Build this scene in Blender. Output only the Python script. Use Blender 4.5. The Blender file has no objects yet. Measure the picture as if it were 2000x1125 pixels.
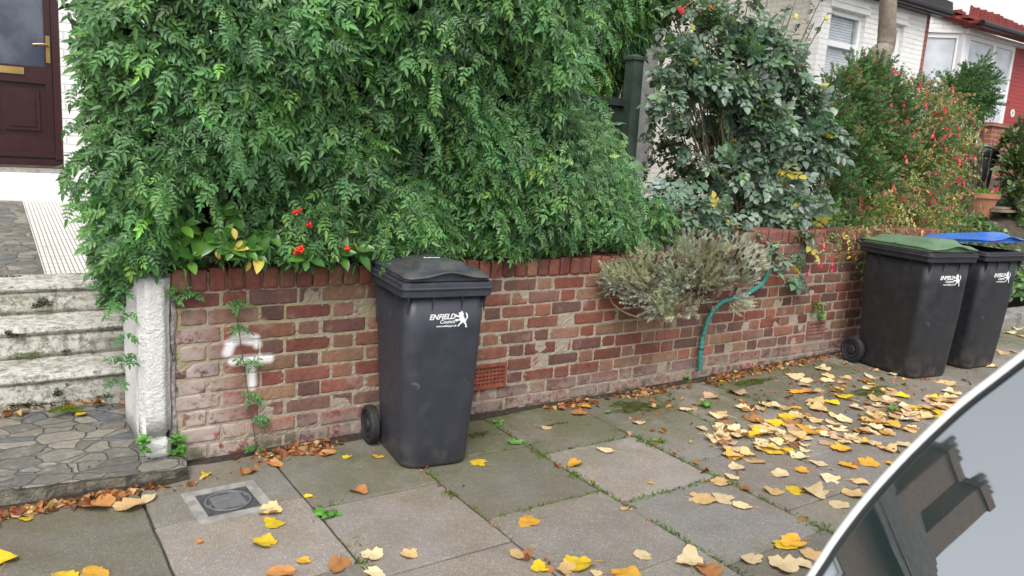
import bpy, bmesh, math, random
import numpy as np
from mathutils import Vector, Matrix
R = math.radians
rnd = random.Random(7)
rng = np.random.default_rng(11)
S = bpy.context.scene
COL = S.collection

# ------------------------------------------------------------------ camera
FPX = 1517.03
YAW, PITCH, ROLL = .60657, .177856, .066365
CAM = np.array([0., -3.53314, 1.5047])
_fw = np.array([math.sin(YAW)*math.cos(PITCH), math.cos(YAW)*math.cos(PITCH), -math.sin(PITCH)])
_r = np.array([math.cos(YAW), -math.sin(YAW), 0.]); _u = np.cross(_r, _fw)
_cr, _sr = math.cos(ROLL), math.sin(ROLL)
RV = _cr*_r + _sr*_u; UV = -_sr*_r + _cr*_u
cd = bpy.data.cameras.new('camera'); cam = bpy.data.objects.new('camera', cd); COL.objects.link(cam)
cd.sensor_width = 36; cd.lens = FPX*36/2000; cd.clip_start = .05; cd.clip_end = 500
cam.matrix_world = Matrix([[RV[0], UV[0], -_fw[0], CAM[0]], [RV[1], UV[1], -_fw[1], CAM[1]], [RV[2], UV[2], -_fw[2], CAM[2]], [0, 0, 0, 1]])
cd.dof.use_dof = True; cd.dof.focus_distance = 4.0; cd.dof.aperture_fstop = 5.6
S.camera = cam
S.render.resolution_x = 1024; S.render.resolution_y = 576

# ------------------------------------------------------------------ light
SUN_EL, SUN_ROT = 52, 215
w = bpy.data.worlds.new('World'); S.world = w; w.use_nodes = True
nt = w.node_tree; bg = nt.nodes['Background']
sky = nt.nodes.new('ShaderNodeTexSky'); sky.sky_type = 'NISHITA'; sky.sun_disc = False
sky.sun_elevation = R(SUN_EL); sky.sun_rotation = R(SUN_ROT); sky.air_density = 1.0; sky.dust_density = 3.0
hs = nt.nodes.new('ShaderNodeHueSaturation'); hs.inputs['Saturation'].default_value = .22
nt.links.new(sky.outputs[0], hs.inputs['Color']); nt.links.new(hs.outputs[0], bg.inputs[0]); bg.inputs[1].default_value = .15
sl = bpy.data.lights.new('sun', 'SUN'); sl.energy = 1.1; sl.angle = R(28); sl.color = (1, .97, .92)
so = bpy.data.objects.new('sun', sl); COL.objects.link(so)
_a = R(SUN_ROT); _e = R(SUN_EL)
so.rotation_euler = Vector((math.sin(_a)*math.cos(_e), math.cos(_a)*math.cos(_e), math.sin(_e))).to_track_quat('Z', 'Y').to_euler()
S.view_settings.view_transform = 'Standard'; S.view_settings.look = 'None'; S.view_settings.gamma = 1
S.view_settings.exposure = 0.78

# ------------------------------------------------------------------ helpers
def _ray(px, py): return _fw + RV*(px-1000)/FPX - UV*(py-562.5)/FPX
def G(px, py, z=0.):
    d = _ray(px, py); t = (z-CAM[2])/d[2]; return CAM+t*d
def W(px, py, y=0.):
    d = _ray(px, py); t = (y-CAM[1])/d[1]; return CAM+t*d
def gz(x):                      # the pavement rises a little to the right
    t = min(max((x-3.3)/2.6, 0), 1); return .045*t*t*(3-2*t) + max(0, x-6)*.012

def tag(o, label=None, cat=None, group=None, kind=None):
    if label: o['label'] = label
    if cat: o['category'] = cat
    if group: o['group'] = group
    if kind: o['kind'] = kind
    return o
def thing(name, label, cat, loc=(0, 0, 0), rz=0, group=None):
    o = bpy.data.objects.new(name, None); COL.objects.link(o); o.location = loc; o.rotation_euler = (0, 0, rz)
    o.empty_display_size = .1
    return tag(o, label, cat, group)
def link(name, me, mat, parent=None, smooth=False):
    o = bpy.data.objects.new(name, me); COL.objects.link(o)
    if mat is not None: me.materials.append(mat)
    if parent is not None: o.parent = parent
    if smooth: me.shade_smooth()
    return o
def frombm(name, bm, mat, parent=None, smooth=False, bev=0, seg=2):
    if bev:
        bmesh.ops.bevel(bm, geom=[e for e in bm.edges if len(e.link_faces) == 2 and e.calc_face_angle(0) > .6], offset=bev, segments=seg, affect='EDGES', profile=.6, clamp_overlap=True)
    bmesh.ops.recalc_face_normals(bm, faces=bm.faces)
    me = bpy.data.meshes.new(name); bm.to_mesh(me); bm.free()
    return link(name, me, mat, parent, smooth)
def bx(bm, x0, x1, y0, y1, z0, z1):
    v = [bm.verts.new(p) for p in ((x0, y0, z0), (x1, y0, z0), (x1, y1, z0), (x0, y1, z0), (x0, y0, z1), (x1, y0, z1), (x1, y1, z1), (x0, y1, z1))]
    for f in ((3, 2, 1, 0), (4, 5, 6, 7), (0, 1, 5, 4), (1, 2, 6, 5), (2, 3, 7, 6), (3, 0, 4, 7)): bm.faces.new([v[i] for i in f])
    return v
def box(name, x0, x1, y0, y1, z0, z1, mat, parent=None, bev=0):
    bm = bmesh.new(); bx(bm, x0, x1, y0, y1, z0, z1); return frombm(name, bm, mat, parent, bev=bev)
def prism(bm, pts, off):        # polygon pts (3-D) extruded by the vector off
    a = [bm.verts.new(p) for p in pts]; b = [bm.verts.new(Vector(p)+Vector(off)) for p in pts]
    bm.faces.new(a); bm.faces.new(b[::-1])
    for i in range(len(a)): bm.faces.new((a[i], b[i], b[(i+1) % len(a)], a[(i+1) % len(a)]))
def tube(bm, pts, rad, n=8, cap=True):
    pts = [Vector(p) for p in pts]; rings = []
    rad = rad if hasattr(rad, '__len__') else [rad]*len(pts)
    up = Vector((.13, .21, .97))
    for i, p in enumerate(pts):
        t = (pts[min(i+1, len(pts)-1)]-pts[max(i-1, 0)]).normalized()
        a = t.cross(up).normalized() if abs(t.dot(up)) < .98 else t.cross(Vector((1, 0, 0))).normalized(); b = t.cross(a)
        rings.append([bm.verts.new(p+(a*math.cos(k*2*math.pi/n)+b*math.sin(k*2*math.pi/n))*rad[i]) for k in range(n)])
    for r0, r1 in zip(rings, rings[1:]):
        for k in range(n): bm.faces.new((r0[k], r0[(k+1) % n], r1[(k+1) % n], r1[k]))
    if cap: bm.faces.new(rings[0][::-1]); bm.faces.new(rings[-1])
def disc(bm, c, axis, r, h, n=24):
    c = Vector(c); axis = Vector(axis).normalized(); tube(bm, [c, c+axis*h], r, n)
def spline(pts, n=8):
    P = [Vector(p) for p in pts]; out = []
    for i in range(len(P)-1):
        p0 = P[max(i-1, 0)]; p1 = P[i]; p2 = P[i+1]; p3 = P[min(i+2, len(P)-1)]
        for k in range(n):
            t = k/n; out.append(.5*((2*p1)+(p2-p0)*t+(2*p0-5*p1+4*p2-p3)*t*t+(3*p1-p0-3*p2+p3)*t**3))
    return out+[P[-1]]
def rrect(w_, d_, r, n=5):      # rounded rectangle, centred, counter-clockwise
    o = []
    for cx, cy, a0 in ((w_/2-r, -d_/2+r, -90), (w_/2-r, d_/2-r, 0), (-w_/2+r, d_/2-r, 90), (-w_/2+r, -d_/2+r, 180)):
        for k in range(n+1):
            a = R(a0+90*k/n); o.append((cx+r*math.cos(a), cy+r*math.sin(a)))
    return o
def loft(bm, rings, cap0=True, cap1=True):
    V = [[bm.verts.new(p) for p in r] for r in rings]
    for a, b in zip(V, V[1:]):
        n = len(a)
        for k in range(n): bm.faces.new((a[k], a[(k+1) % n], b[(k+1) % n], b[k]))
    if cap0: bm.faces.new(V[0][::-1])
    if cap1: bm.faces.new(V[-1])
    return V
def colattr(me, arr):           # per-vertex colour
    a = me.color_attributes.new('col', 'FLOAT_COLOR', 'POINT')
    c = np.ones((len(me.vertices), 4), np.float32); c[:, :3] = arr; a.data.foreach_set('color', c.ravel())

# ------------------------------------------------------------------ materials
class NT:
    def __init__(s, name, rough=.8):
        s.m = bpy.data.materials.new(name); s.m.use_nodes = True; s.t = s.m.node_tree
        s.b = s.t.nodes['Principled BSDF']; s.out = s.t.nodes['Material Output']; s.b.inputs['Roughness'].default_value = rough
        s._o = None
    def n(s, ty, **kw):
        nd = s.t.nodes.new('ShaderNode'+ty)
        for k, v in kw.items():
            if k in ('op', 'operation'): nd.operation = v
            elif hasattr(nd, k) and k not in nd.inputs: setattr(nd, k, v)
            else: s.set(nd, k.replace('_', ' ') if k.replace('_', ' ') in nd.inputs else k, v)
        return nd
    def set(s, nd, k, v):
        i = nd.inputs[k]
        if isinstance(v, bpy.types.NodeSocket): s.t.links.new(v, i)
        elif isinstance(v, bpy.types.Node): s.t.links.new(v.outputs[0], i)
        else: i.default_value = (*v, 1) if isinstance(v, tuple) and len(v) == 3 and i.type == 'RGBA' else v
    def obj(s, scale=None):
        if s._o is None: s._o = s.n('TexCoord').outputs['Object']
        if scale is None: return s._o
        mp = s.n('Mapping'); s.set(mp, 'Vector', s._o); mp.inputs['Scale'].default_value = scale; return mp.outputs[0]
    def noise(s, sc, det=4, rough=.55, vec=None, dist=0):
        nd = s.n('TexNoise'); s.set(nd, 'Vector', vec if vec is not None else s.obj()); nd.inputs['Scale'].default_value = sc
        nd.inputs['Detail'].default_value = det; nd.inputs['Roughness'].default_value = rough; nd.inputs['Distortion'].default_value = dist; return nd.outputs['Fac']
    def vor(s, sc, feature='F1', vec=None, rand=1):
        nd = s.n('TexVoronoi'); nd.feature = feature; s.set(nd, 'Vector', vec if vec is not None else s.obj()); nd.inputs['Scale'].default_value = sc; nd.inputs['Randomness'].default_value = rand; return nd
    def ma(s, op, a, b=None, c=None, clamp=False):
        nd = s.n('Math'); nd.operation = op; nd.use_clamp = clamp
        for i, v in enumerate((a, b, c)):
            if v is not None: s.set(nd, i, v)
        return nd.outputs[0]
    def ramp(s, fac, a, b, lo=0., hi=1.):      # smooth remap
        nd = s.n('MapRange'); nd.interpolation_type = 'SMOOTHSTEP'; s.set(nd, 'Value', fac)
        for k, v in (('From Min', a), ('From Max', b), ('To Min', lo), ('To Max', hi)): nd.inputs[k].default_value = v
        return nd.outputs[0]
    def mix(s, f, a, b, mode='MIX'):
        nd = s.n('Mix'); nd.data_type = 'RGBA'; nd.blend_type = mode
        s.set(nd, 0, f); s.set(nd, 6, a); s.set(nd, 7, b); return nd.outputs[2]
    def attr(s, name='col'):
        nd = s.n('Attribute'); nd.attribute_name = name; return nd.outputs['Color']
    def xyz(s):
        nd = s.n('SeparateXYZ'); s.set(nd, 0, s.obj()); return nd.outputs
    def base(s, c): s.set(s.b, 'Base Color', c); return s
    def bump(s, h, dist=.01, st=1.):
        nd = s.n('Bump'); s.set(nd, 'Height', h); nd.inputs['Distance'].default_value = dist; nd.inputs['Strength'].default_value = st
        if s.b.inputs['Normal'].is_linked: s.t.links.new(s.b.inputs['Normal'].links[0].from_socket, nd.inputs['Normal'])
        s.t.links.new(nd.outputs[0], s.b.inputs['Normal']); return s
def simple(name, c, rough=.7, var=.15, sc=8, bump=.0, bsc=60, metal=0, c2=None):
    t = NT(name, rough); c2 = c2 or tuple(x*(1-var*2) for x in c)
    t.base(t.mix(t.ramp(t.noise(sc, 6), .3, .7), c2, c)); t.b.inputs['Metallic'].default_value = metal
    if bump: t.bump(t.noise(bsc, 5), bump)
    return t.m
def foliage(name, rough=.45, trans=.3, spec=.5, vari=.35):
    t = NT(name, rough); c = t.attr()
    c = t.mix(t.ramp(t.noise(3.5, 3), .35, .65, 0, vari), c, t.mix(1., c, (1.5, 1.35, .8), 'MULTIPLY'))
    t.base(c); t.b.inputs['Specular IOR Level'].default_value = spec
    tr = t.n('BsdfTranslucent'); t.set(tr, 'Color', t.mix(1., c, (1.2, 1.5, .5), 'MULTIPLY'))
    mx = t.n('MixShader'); t.set(mx, 0, trans); t.set(mx, 1, t.b.outputs[0]); t.set(mx, 2, tr.outputs[0])
    t.t.links.new(mx.outputs[0], t.out.inputs[0]); return t.m

def spray(t, x, z):              # white spray-paint mark on the wall, soft-edged
    def seg(ax, az, bx_, bz, r0, r1):
        L2 = (bx_-ax)**2+(bz-az)**2
        px = t.ma('SUBTRACT', x, ax); pz = t.ma('SUBTRACT', z, az)
        h = t.ma('DIVIDE', t.ma('ADD', t.ma('MULTIPLY', px, bx_-ax), t.ma('MULTIPLY', pz, bz-az)), L2, clamp=True)
        dx = t.ma('SUBTRACT', px, t.ma('MULTIPLY', h, bx_-ax)); dz = t.ma('SUBTRACT', pz, t.ma('MULTIPLY', h, bz-az))
        return t.ramp(t.ma('SQRT', t.ma('ADD', t.ma('MULTIPLY', dx, dx), t.ma('MULTIPLY', dz, dz))), r0, r1, 1, 0)
    g = seg(.900, .505, .915, .545, .008, .036)
    for q in ((.915, .545, .955, .572, .010, .036), (.955, .572, 1.02, .555, .014, .040), (1.02, .555, 1.035, .53, .006, .032), (.925, .463, 1.09, .460, .008, .034), (1.008, .46, 1.012, .33, .004, .032)):
        g = t.ma('MAXIMUM', g, seg(*q))
    return t.ma('MULTIPLY', g, t.ramp(t.noise(60, 4), .15, .4, .85, 1))
def mat_brick(wall=True):
    t = NT('brick', .85); c = t.attr(); x, y, z = t.xyz()[:3]
    # kiss marks: paler and darker vertical bands across a brick, from firing
    band = t.ramp(t.noise(13, 1, .4, vec=t.obj((1, 1, .06))), .47, .53)
    c = t.mix(t.ma('MULTIPLY', band, .5), c, t.mix(1., c, (1.3, 1.15, 1.25), 'MULTIPLY'))
    n1 = t.noise(38, 6, .65); c = t.mix(t.ramp(n1, .3, .75, .55, 0), c, t.mix(1., c, (.45, .38, .36), 'MULTIPLY'))
    c = t.mix(t.ramp(t.noise(120, 4, .7), .58, .66, 0, .75), c, (.09, .055, .045)); c = t.mix(t.ramp(t.noise(75, 5, .75), .62, .70, 0, .6), c, (.45, .34, .28))
    c = t.mix(t.ramp(t.noise(5.5, 5, .6), .56, .72, 0, .45), c, (.42, .33, .28))        # pale bloom of salts
    # worn left end: grey render smeared over the bricks
    sm = t.ma('MULTIPLY', t.ramp(t.ma('ADD', x, t.ma('MULTIPLY', z, .25)), .83, 1.12, 1, 0), t.ramp(z, .60, .74, 1, 0))
    low = t.ramp(z, .05, .22, .7, 0)
    sm = t.ma('ADD', sm, low)
    sm = t.ma('MULTIPLY', sm, t.ramp(t.noise(11, 7, .75), .40, .50), clamp=True)
    c = t.mix(t.ma('MULTIPLY', sm, .88), c, t.mix(t.noise(30, 5), (.42, .30, .28), (.50, .47, .43)))
    # lichen, yellow-green on the left
    li = t.ma('MULTIPLY', t.ramp(x, 1.4, 2.2, 1, .12), t.ramp(z, .3, .5))
    c = t.mix(t.ma('MULTIPLY', li, t.ramp(t.noise(17, 6, .7), .62, .74, 0, .4)), c, (.30, .26, .10))
    c = t.mix(t.ma('MULTIPLY', t.ramp(z, .0, .16, 1, 0), t.ramp(t.noise(11, 5), .5, .62, 0, .9)), c, (.07, .085, .03))
    # white spray paint mark
    c = t.mix(spray(t, x, z), c, (.88, .87, .88)); c = t.mix(t.ramp(t.noise(2.2, 5, .6), .35, .7, .45, 0), c, t.mix(1., c, (.62, .55, .52), 'MULTIPLY'))
    t.base(c); t.bump(t.noise(110, 6, .7), .003, .9); t.bump(t.noise(22, 5, .6), .006, .6)
    return t.m
def mat_mortar():
    t = NT('mortar', .95); x, y, z = t.xyz()[:3]
    c = t.mix(t.noise(24, 6, .7), (.22, .18, .135), (.48, .42, .33))
    li = t.ma('MULTIPLY', t.ramp(x, 1.4, 2.1, 1, .15), t.ramp(z, .33, .5))
    c = t.mix(t.ma('MULTIPLY', li, t.ramp(t.noise(8, 6, .7), .42, .60, 0, .6)), c, (.30, .27, .10))
    c = t.mix(t.ma('MULTIPLY', t.ramp(z, .0, .14, 1, 0), t.ramp(t.noise(9, 5), .4, .6, 0, .8)), c, (.10, .11, .05))
    c = t.mix(t.ma('MULTIPLY', spray(t, x, z), .8), c, (.75, .74, .74))
    t.base(c); t.bump(t.noise(70, 6, .75), .003); t.bump(t.noise(240, 3, .6), .002); return t.m
def mat_paving():
    t = NT('flagstone', .9); c = t.attr(); x, y, z = t.xyz()[:3]
    c = t.mix(t.ramp(t.noise(5, 6, .6), .3, .7, .45, 0), c, t.mix(1., c, (.62, .60, .56), 'MULTIPLY'))
    v = t.vor(150); c = t.mix(t.ma('MULTIPLY', t.ramp(v.outputs['Distance'], .18, .34, 1, 0), t.ramp(t.noise(40, 3), .42, .58, 0, .85)), c, t.mix(1., c, (2.4, 2.25, 1.95), 'MULTIPLY'))
    c = t.mix(t.ramp(t.noise(260, 2), .48, .62, 0, .6), c, t.mix(1., c, (.42, .40, .38), 'MULTIPLY'))
    c = t.mix(t.ramp(t.noise(1.7, 6, .65), .42, .66, 0, .5), c, t.mix(1., c, (.95, .82, .62), 'MULTIPLY')); c = t.mix(t.ramp(t.noise(17, 6, .75), .60, .74, 0, .5), c, (.34, .32, .28))
    # algae and moss: most of it near the foot of the wall
    near = t.ramp(y, -1.15, -.15, 0, 1); mx = t.ramp(x, .9, 1.8, .35, 1)
    al = t.ma('MULTIPLY', t.ma('MULTIPLY', near, mx), t.ramp(t.noise(3.1, 7, .7), .36, .56))
    c = t.mix(t.ma('MULTIPLY', al, .85), c, t.mix(t.noise(40, 4), (.075, .08, .035), (.16, .15, .07)))
    ms = t.ma('MULTIPLY', al, t.ramp(t.noise(9, 7, .75), .54, .66))
    c = t.mix(t.ma('MULTIPLY', ms, .8), c, (.10, .15, .02))
    t.base(c); t.bump(t.noise(220, 5, .7), .004, .8); t.bump(t.noise(6, 5), .012, .5); t.bump(ms, .006, .8); return t.m
def mat_crazy():
    t = NT('crazy_paving', .75)
    wv = t.n('VectorMath', op='ADD'); t.set(wv, 0, t.obj((1, 1.25, 0))); nz = t.n('TexNoise'); t.set(nz, 'Vector', t.obj()); nz.inputs['Scale'].default_value = 5
    sc = t.n('VectorMath', op='SCALE'); t.set(sc, 0, nz.outputs['Color']); sc.inputs['Scale'].default_value = .12; t.set(wv, 1, sc.outputs[0])
    e = t.vor(8.2, 'DISTANCE_TO_EDGE', wv.outputs[0]); f = t.vor(8.2, 'F1', wv.outputs[0])
    cs = t.n('SeparateColor'); t.set(cs, 0, f.outputs['Color'])
    c = t.mix(cs.outputs[0], (.14, .135, .12), (.33, .30, .25)); c = t.mix(t.ramp(cs.outputs[1], .86, .88), c, (.15, .16, .18)); c = t.mix(t.ramp(t.noise(13, 7, .75), .52, .64, 0, .55), c, (.36, .34, .28))
    c = t.mix(t.ramp(t.noise(35, 6, .7), .35, .7, .6, 0), c, t.mix(1., c, (.5, .5, .48), 'MULTIPLY'))
    j = t.ramp(e.outputs['Distance'], .012, .035, 1, 0)
    c = t.mix(j, c, t.mix(t.noise(20, 5), (.13, .12, .10), (.24, .22, .19)))
    x, y, z = t.xyz()[:3]; c = t.mix(t.ma('MULTIPLY', t.ramp(y, .35, .85, 0, 1), t.ramp(t.noise(6, 6), .45, .62, 0, .7)), c, (.12, .11, .075))
    t.base(c); t.bump(t.ramp(e.outputs['Distance'], 0, .06), .012); t.bump(t.noise(60, 6), .006, .7); return t.m
def mat_step():
    t = NT('step_concrete', .95); c = t.mix(t.ramp(t.noise(22, 7, .85), .38, .56), (.27, .25, .20), (.86, .84, .77))
    x, y, z = t.xyz()[:3]
    c = t.mix(t.ramp(t.noise(4.5, 7, .7, vec=t.obj((1, 1, 3))), .50, .68, 0, .65), c, (.22, .22, .12))
    c = t.mix(t.ramp(t.noise(14, 7, .7), .63, .69, 0, .9), c, (.045, .04, .03))
    c = t.mix(t.ramp(t.noise(90, 4, .7), .6, .7, 0, .6), c, (.09, .085, .06))
    t.base(c); t.bump(t.noise(30, 7, .8), .014); t.bump(t.noise(110, 5, .8), .006); return t.m
def mat_white(name, rows=None, c=(.86, .85, .82), rough=.6, bsc=40, dist=.006, dirt=.3, flip=False):
    t = NT(name, rough); cc = t.mix(t.ramp(t.noise(3, 6), .4, .75, 0, dirt), c, tuple(q*.72 for q in c))
    if rows:
        b = t.n('TexBrick'); b.offset = .5; xyz = t.xyz(); cb = t.n('CombineXYZ'); t.set(cb, 0, xyz[1] if flip else xyz[0]); t.set(cb, 1, xyz[2]); t.set(b, 'Vector', cb.outputs[0])
        b.inputs['Scale'].default_value = 1; b.inputs['Brick Width'].default_value = .225; b.inputs['Row Height'].default_value = .075; b.inputs['Mortar Size'].default_value = .006; b.inputs['Mortar Smooth'].default_value = .6
        t.bump(t.ma('SUBTRACT', 1., b.outputs['Fac']), .012, .8)
        cc = t.mix(t.ma('MULTIPLY', b.outputs['Fac'], .35), cc, tuple(q*.6 for q in c))
    t.base(cc); t.bump(t.noise(bsc, 6, .7), dist, .8); return t.m
def mat_brickface(name, c1, c2, mort, flip=False):
    t = NT(name, .85); b = t.n('TexBrick'); b.offset = .5; xyz = t.xyz(); cb = t.n('CombineXYZ'); t.set(cb, 0, xyz[1] if flip else xyz[0]); t.set(cb, 1, xyz[2]); t.set(b, 'Vector', cb.outputs[0])
    b.inputs['Scale'].default_value = 1; b.inputs['Brick Width'].default_value = .225; b.inputs['Row Height'].default_value = .075; b.inputs['Mortar Size'].default_value = .008
    t.set(b, 'Color1', c1); t.set(b, 'Color2', c2); t.set(b, 'Mortar', mort)
    t.base(t.mix(t.ramp(t.noise(9, 5), .4, .7, 0, .4), b.outputs['Color'], tuple(q*.6 for q in c1)))
    t.bump(t.ma('SUBTRACT', 1., b.outputs['Fac']), .008); return t.m
def mat_tiles():
    t = NT('small_white_tiles', .45); b = t.n('TexBrick'); b.offset = 0; t.set(b, 'Vector', t.obj())
    b.inputs['Scale'].default_value = 1; b.inputs['Brick Width'].default_value = .026; b.inputs['Row Height'].default_value = .10; b.inputs['Mortar Size'].default_value = .0028
    t.set(b, 'Color1', (.80, .78, .73)); t.set(b, 'Color2', (.72, .70, .66)); t.set(b, 'Mortar', (.16, .13, .11))
    t.base(t.mix(t.ramp(t.noise(6, 6), .5, .75, 0, .45), b.outputs['Color'], (.30, .27, .20))); t.bump(t.ma('SUBTRACT', 1., b.outputs['Fac']), .003); return t.m
def mat_plastic(name, c, rough=.42):
    t = NT(name, rough); cc = t.mix(t.ramp(t.noise(7, 6, .65), .45, .75, 0, .35), c, tuple(min(1, q*1.6+.012) for q in c))
    sc = t.ramp(t.noise(30, 5, .6, vec=t.obj((1, 1, 9)), dist=1.5), .70, .74, 0, .35)
    cc = t.mix(sc, cc, tuple(q+.12 for q in c)); t.base(cc)
    x, y, z = t.xyz()[:3]; dust = t.ma('MULTIPLY', t.ramp(z, .0, .25, 1, 0), t.ramp(t.noise(12, 5), .4, .65, 0, .35))
    t.base(t.mix(dust, cc, (.16, .13, .10)))
    t.set(t.b, 'Roughness', t.ramp(t.noise(14, 6), .3, .7, rough-.07, rough+.18)); 
    t.bump(t.noise(420, 3), .0008, .6)
    wv = t.n('TexWave'); wv.bands_direction = 'DIAGONAL'; t.set(wv, 'Vector', t.obj((1, 1, 1.4))); wv.inputs['Scale'].default_value = 2.1; wv.inputs['Distortion'].default_value = 3; wv.inputs['Detail'].default_value = 3; wv.inputs['Detail Scale'].default_value = 2.2
    ln = t.ma('MULTIPLY', t.ramp(wv.outputs['Fac'], .992, .999), t.ramp(t.noise(5, 4), .56, .64, 0, .3))
    t.base(t.mix(ln, t.b.inputs['Base Color'].links[0].from_socket, tuple(q+.16 for q in c)))
    return t.m
def mat_leafdead():
    t = NT('dead_leaf', .6); c = t.attr(); oi = t.n('ObjectInfo')
    c = t.mix(t.ramp(t.noise(30, 5, .6), .5, .7, 0, .55), c, t.mix(1., c, (.55, .38, .25), 'MULTIPLY'))
    hsv = t.n('HueSaturation'); t.set(hsv, 'Color', c); t.set(hsv, 'Value', t.ramp(oi.outputs['Random'], 0, 1, .8, 1.15)); t.base(hsv.outputs[0])
    tr = t.n('BsdfTranslucent'); t.set(tr, 'Color', hsv.outputs[0]); mx = t.n('MixShader'); mx.inputs[0].default_value = .15
    t.set(mx, 1, t.b.outputs[0]); t.set(mx, 2, tr.outputs[0]); t.t.links.new(mx.outputs[0], t.out.inputs[0])
    t.bump(t.noise(90, 4), .002, .6); return t.m
def mat_glass(name='window_glass', c=(.10, .12, .15)):
    t = NT(name, .06); t.base(t.mix(t.ramp(t.noise(1.2, 3), .4, .6), c, tuple(q*1.4 for q in c))); t.b.inputs['Specular IOR Level'].default_value = .8
    t.bump(t.noise(1.5, 2), .004, .3); return t.m

MB = mat_brick(); MM = mat_mortar(); MPAV = mat_paving(); MCRZ = mat_crazy(); MSTEP = mat_step(); MTILE = mat_tiles()
MWHITE = mat_white('white_brick', rows=1); MWHITEF = mat_white('white_brick_side', rows=1, c=(.62, .59, .52), flip=True)
MRENDER = mat_white('white_render', c=(.86, .85, .83)); MPILLAR = mat_white('white_rough_paint', c=(.82, .81, .79), bsc=42, dist=.03, dirt=.55)
MUPVC = mat_white('white_frame', c=(.82, .83, .84), rough=.3, bsc=3, dist=.0005, dirt=.1)
MREDB = mat_brickface('red_brick', (.36, .10, .06), (.27, .075, .05), (.30, .26, .22)); MORNB = mat_brickface('orange_brick', (.34, .13, .07), (.28, .10, .06), (.40, .34, .28))
MREDP = mat_white('red_paint', rows=1, c=(.36, .05, .05), bsc=60, dist=.002)
MRING = simple('highlight_iron', (.22, .225, .235), .5, .1, 40, metal=.3)  # paler iron: highlights on the cover's raised ring and pattern put into colour
MDOOR = simple('maroon_door', (.042, .010, .012), .38, .15, 14, .0015, 90)
MGOLD = simple('brass', (.75, .52, .20), .28, .1, metal=1); MGLASS = mat_glass(c=(.42, .45, .49)); MBLACK = simple('black_plastic', (.015, .015, .017), .4)  # pale pane colour stands in for reflected sky and white curtains
MFENCE = simple('green_fence_paint', (.045, .075, .055), .75, .2, 9, .003, 60); MFENCED = simple('dark_fence_paint', (.018, .030, .024), .8, .2, 9, .003, 50)
MBIN = mat_plastic('charcoal_plastic', (.034, .037, .050)); MBIN2 = mat_plastic('black_bin_plastic', (.020, .020, .024)); MLID1 = mat_plastic('lid_grey_plastic', (.052, .060, .070), .38)
MLIDG = mat_plastic('green_lid_plastic', (.10, .19, .10), .45); MLIDB = mat_plastic('blue_lid_plastic', (.03, .15, .55), .38)
MPRINT = simple('white_print', (.80, .80, .82), .5, .03); MRUB = simple('rubber', (.022, .022, .024), .7, .1, 30, .001)
MSOIL = simple('soil', (.09, .065, .045), 1, .25, 9, .02, 30); MBARK = simple('woody_stem', (.13, .09, .06), .9, .25, 20, .004, 90)
MTRUNK = simple('tree_bark', (.30, .255, .20), .9, .22, 7, .01, 45); MTERRA = simple('terracotta_vent', (.30, .085, .05), .7, .2, 20, .002, 120)
MPOT = simple('terracotta_pot', (.42, .19, .11), .8, .12, 9, .002); MASPH = simple('asphalt', (.055, .055, .055), .9, .1, 60, .004, 200)
MKERB = simple('kerb_stone', (.27, .26, .24), .9, .15, 14, .004, 120); MCONC = simple('concrete', (.36, .35, .32), .9, .2, 20, .004, 140)
MIRON = simple('cast_iron', (.11, .115, .125), .55, .2, 40, .001, 200, metal=.3); MHOSE = simple('teal_hose', (.05, .26, .23), .4, .12, 30)
MROOF = simple('red_roof_tile', (.25, .045, .035), .7, .2, 5, .004, 30); MSLATE = simple('roof_slate', (.10, .085, .08), .8, .2, 4, .004, 30)
MWOODP = simple('weathered_plank', (.30, .23, .17), .9, .2, 20, .003, 60); MJOINT = simple('joint_dirt', (.085, .08, .055), 1, .3, 30, .006, 90)
MBLIND = simple('white_blind', (.85, .86, .88), .6, .05); MCARP = NT('white_car_paint', .25); MCARP.base((.80, .81, .82)); MCARP.b.inputs['Coat Weight'].default_value = .6; MCARP = MCARP.m
MCARG = NT('car_glass', .02); MCARG.base((.03, .055, .055)); MCARG.b.inputs['Specular IOR Level'].default_value = 1.0; MCARG.b.inputs['IOR'].default_value = 3.2; MCARG.bump(MCARG.noise(4, 2), .006, .1); MCARG.set(MCARG.b, 'Roughness', MCARG.ramp(MCARG.noise(9, 6), .4, .75, .01, .04)); MCARG = MCARG.m
MDEAD = mat_leafdead()
MRED = simple('red_lamp', (.4, .01, .01), .2); MCHROME = simple('bright_metal', (.6, .6, .6), .2, .05, metal=1)
MJAS = foliage('jasmine_leaf', .42, .25, .5); MBROAD = foliage('glossy_leaf', .3, .2, .6, .1); MROSE = foliage('rose_leaf', .38, .22, .6, .1)
MFINE = foliage('fine_leaf', .6, .25, .3, .3); MPETAL = foliage('petal', .5, .3, .3, 0); MBERRY = simple('red_berry', (.75, .03, .01), .22, .05)
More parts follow.
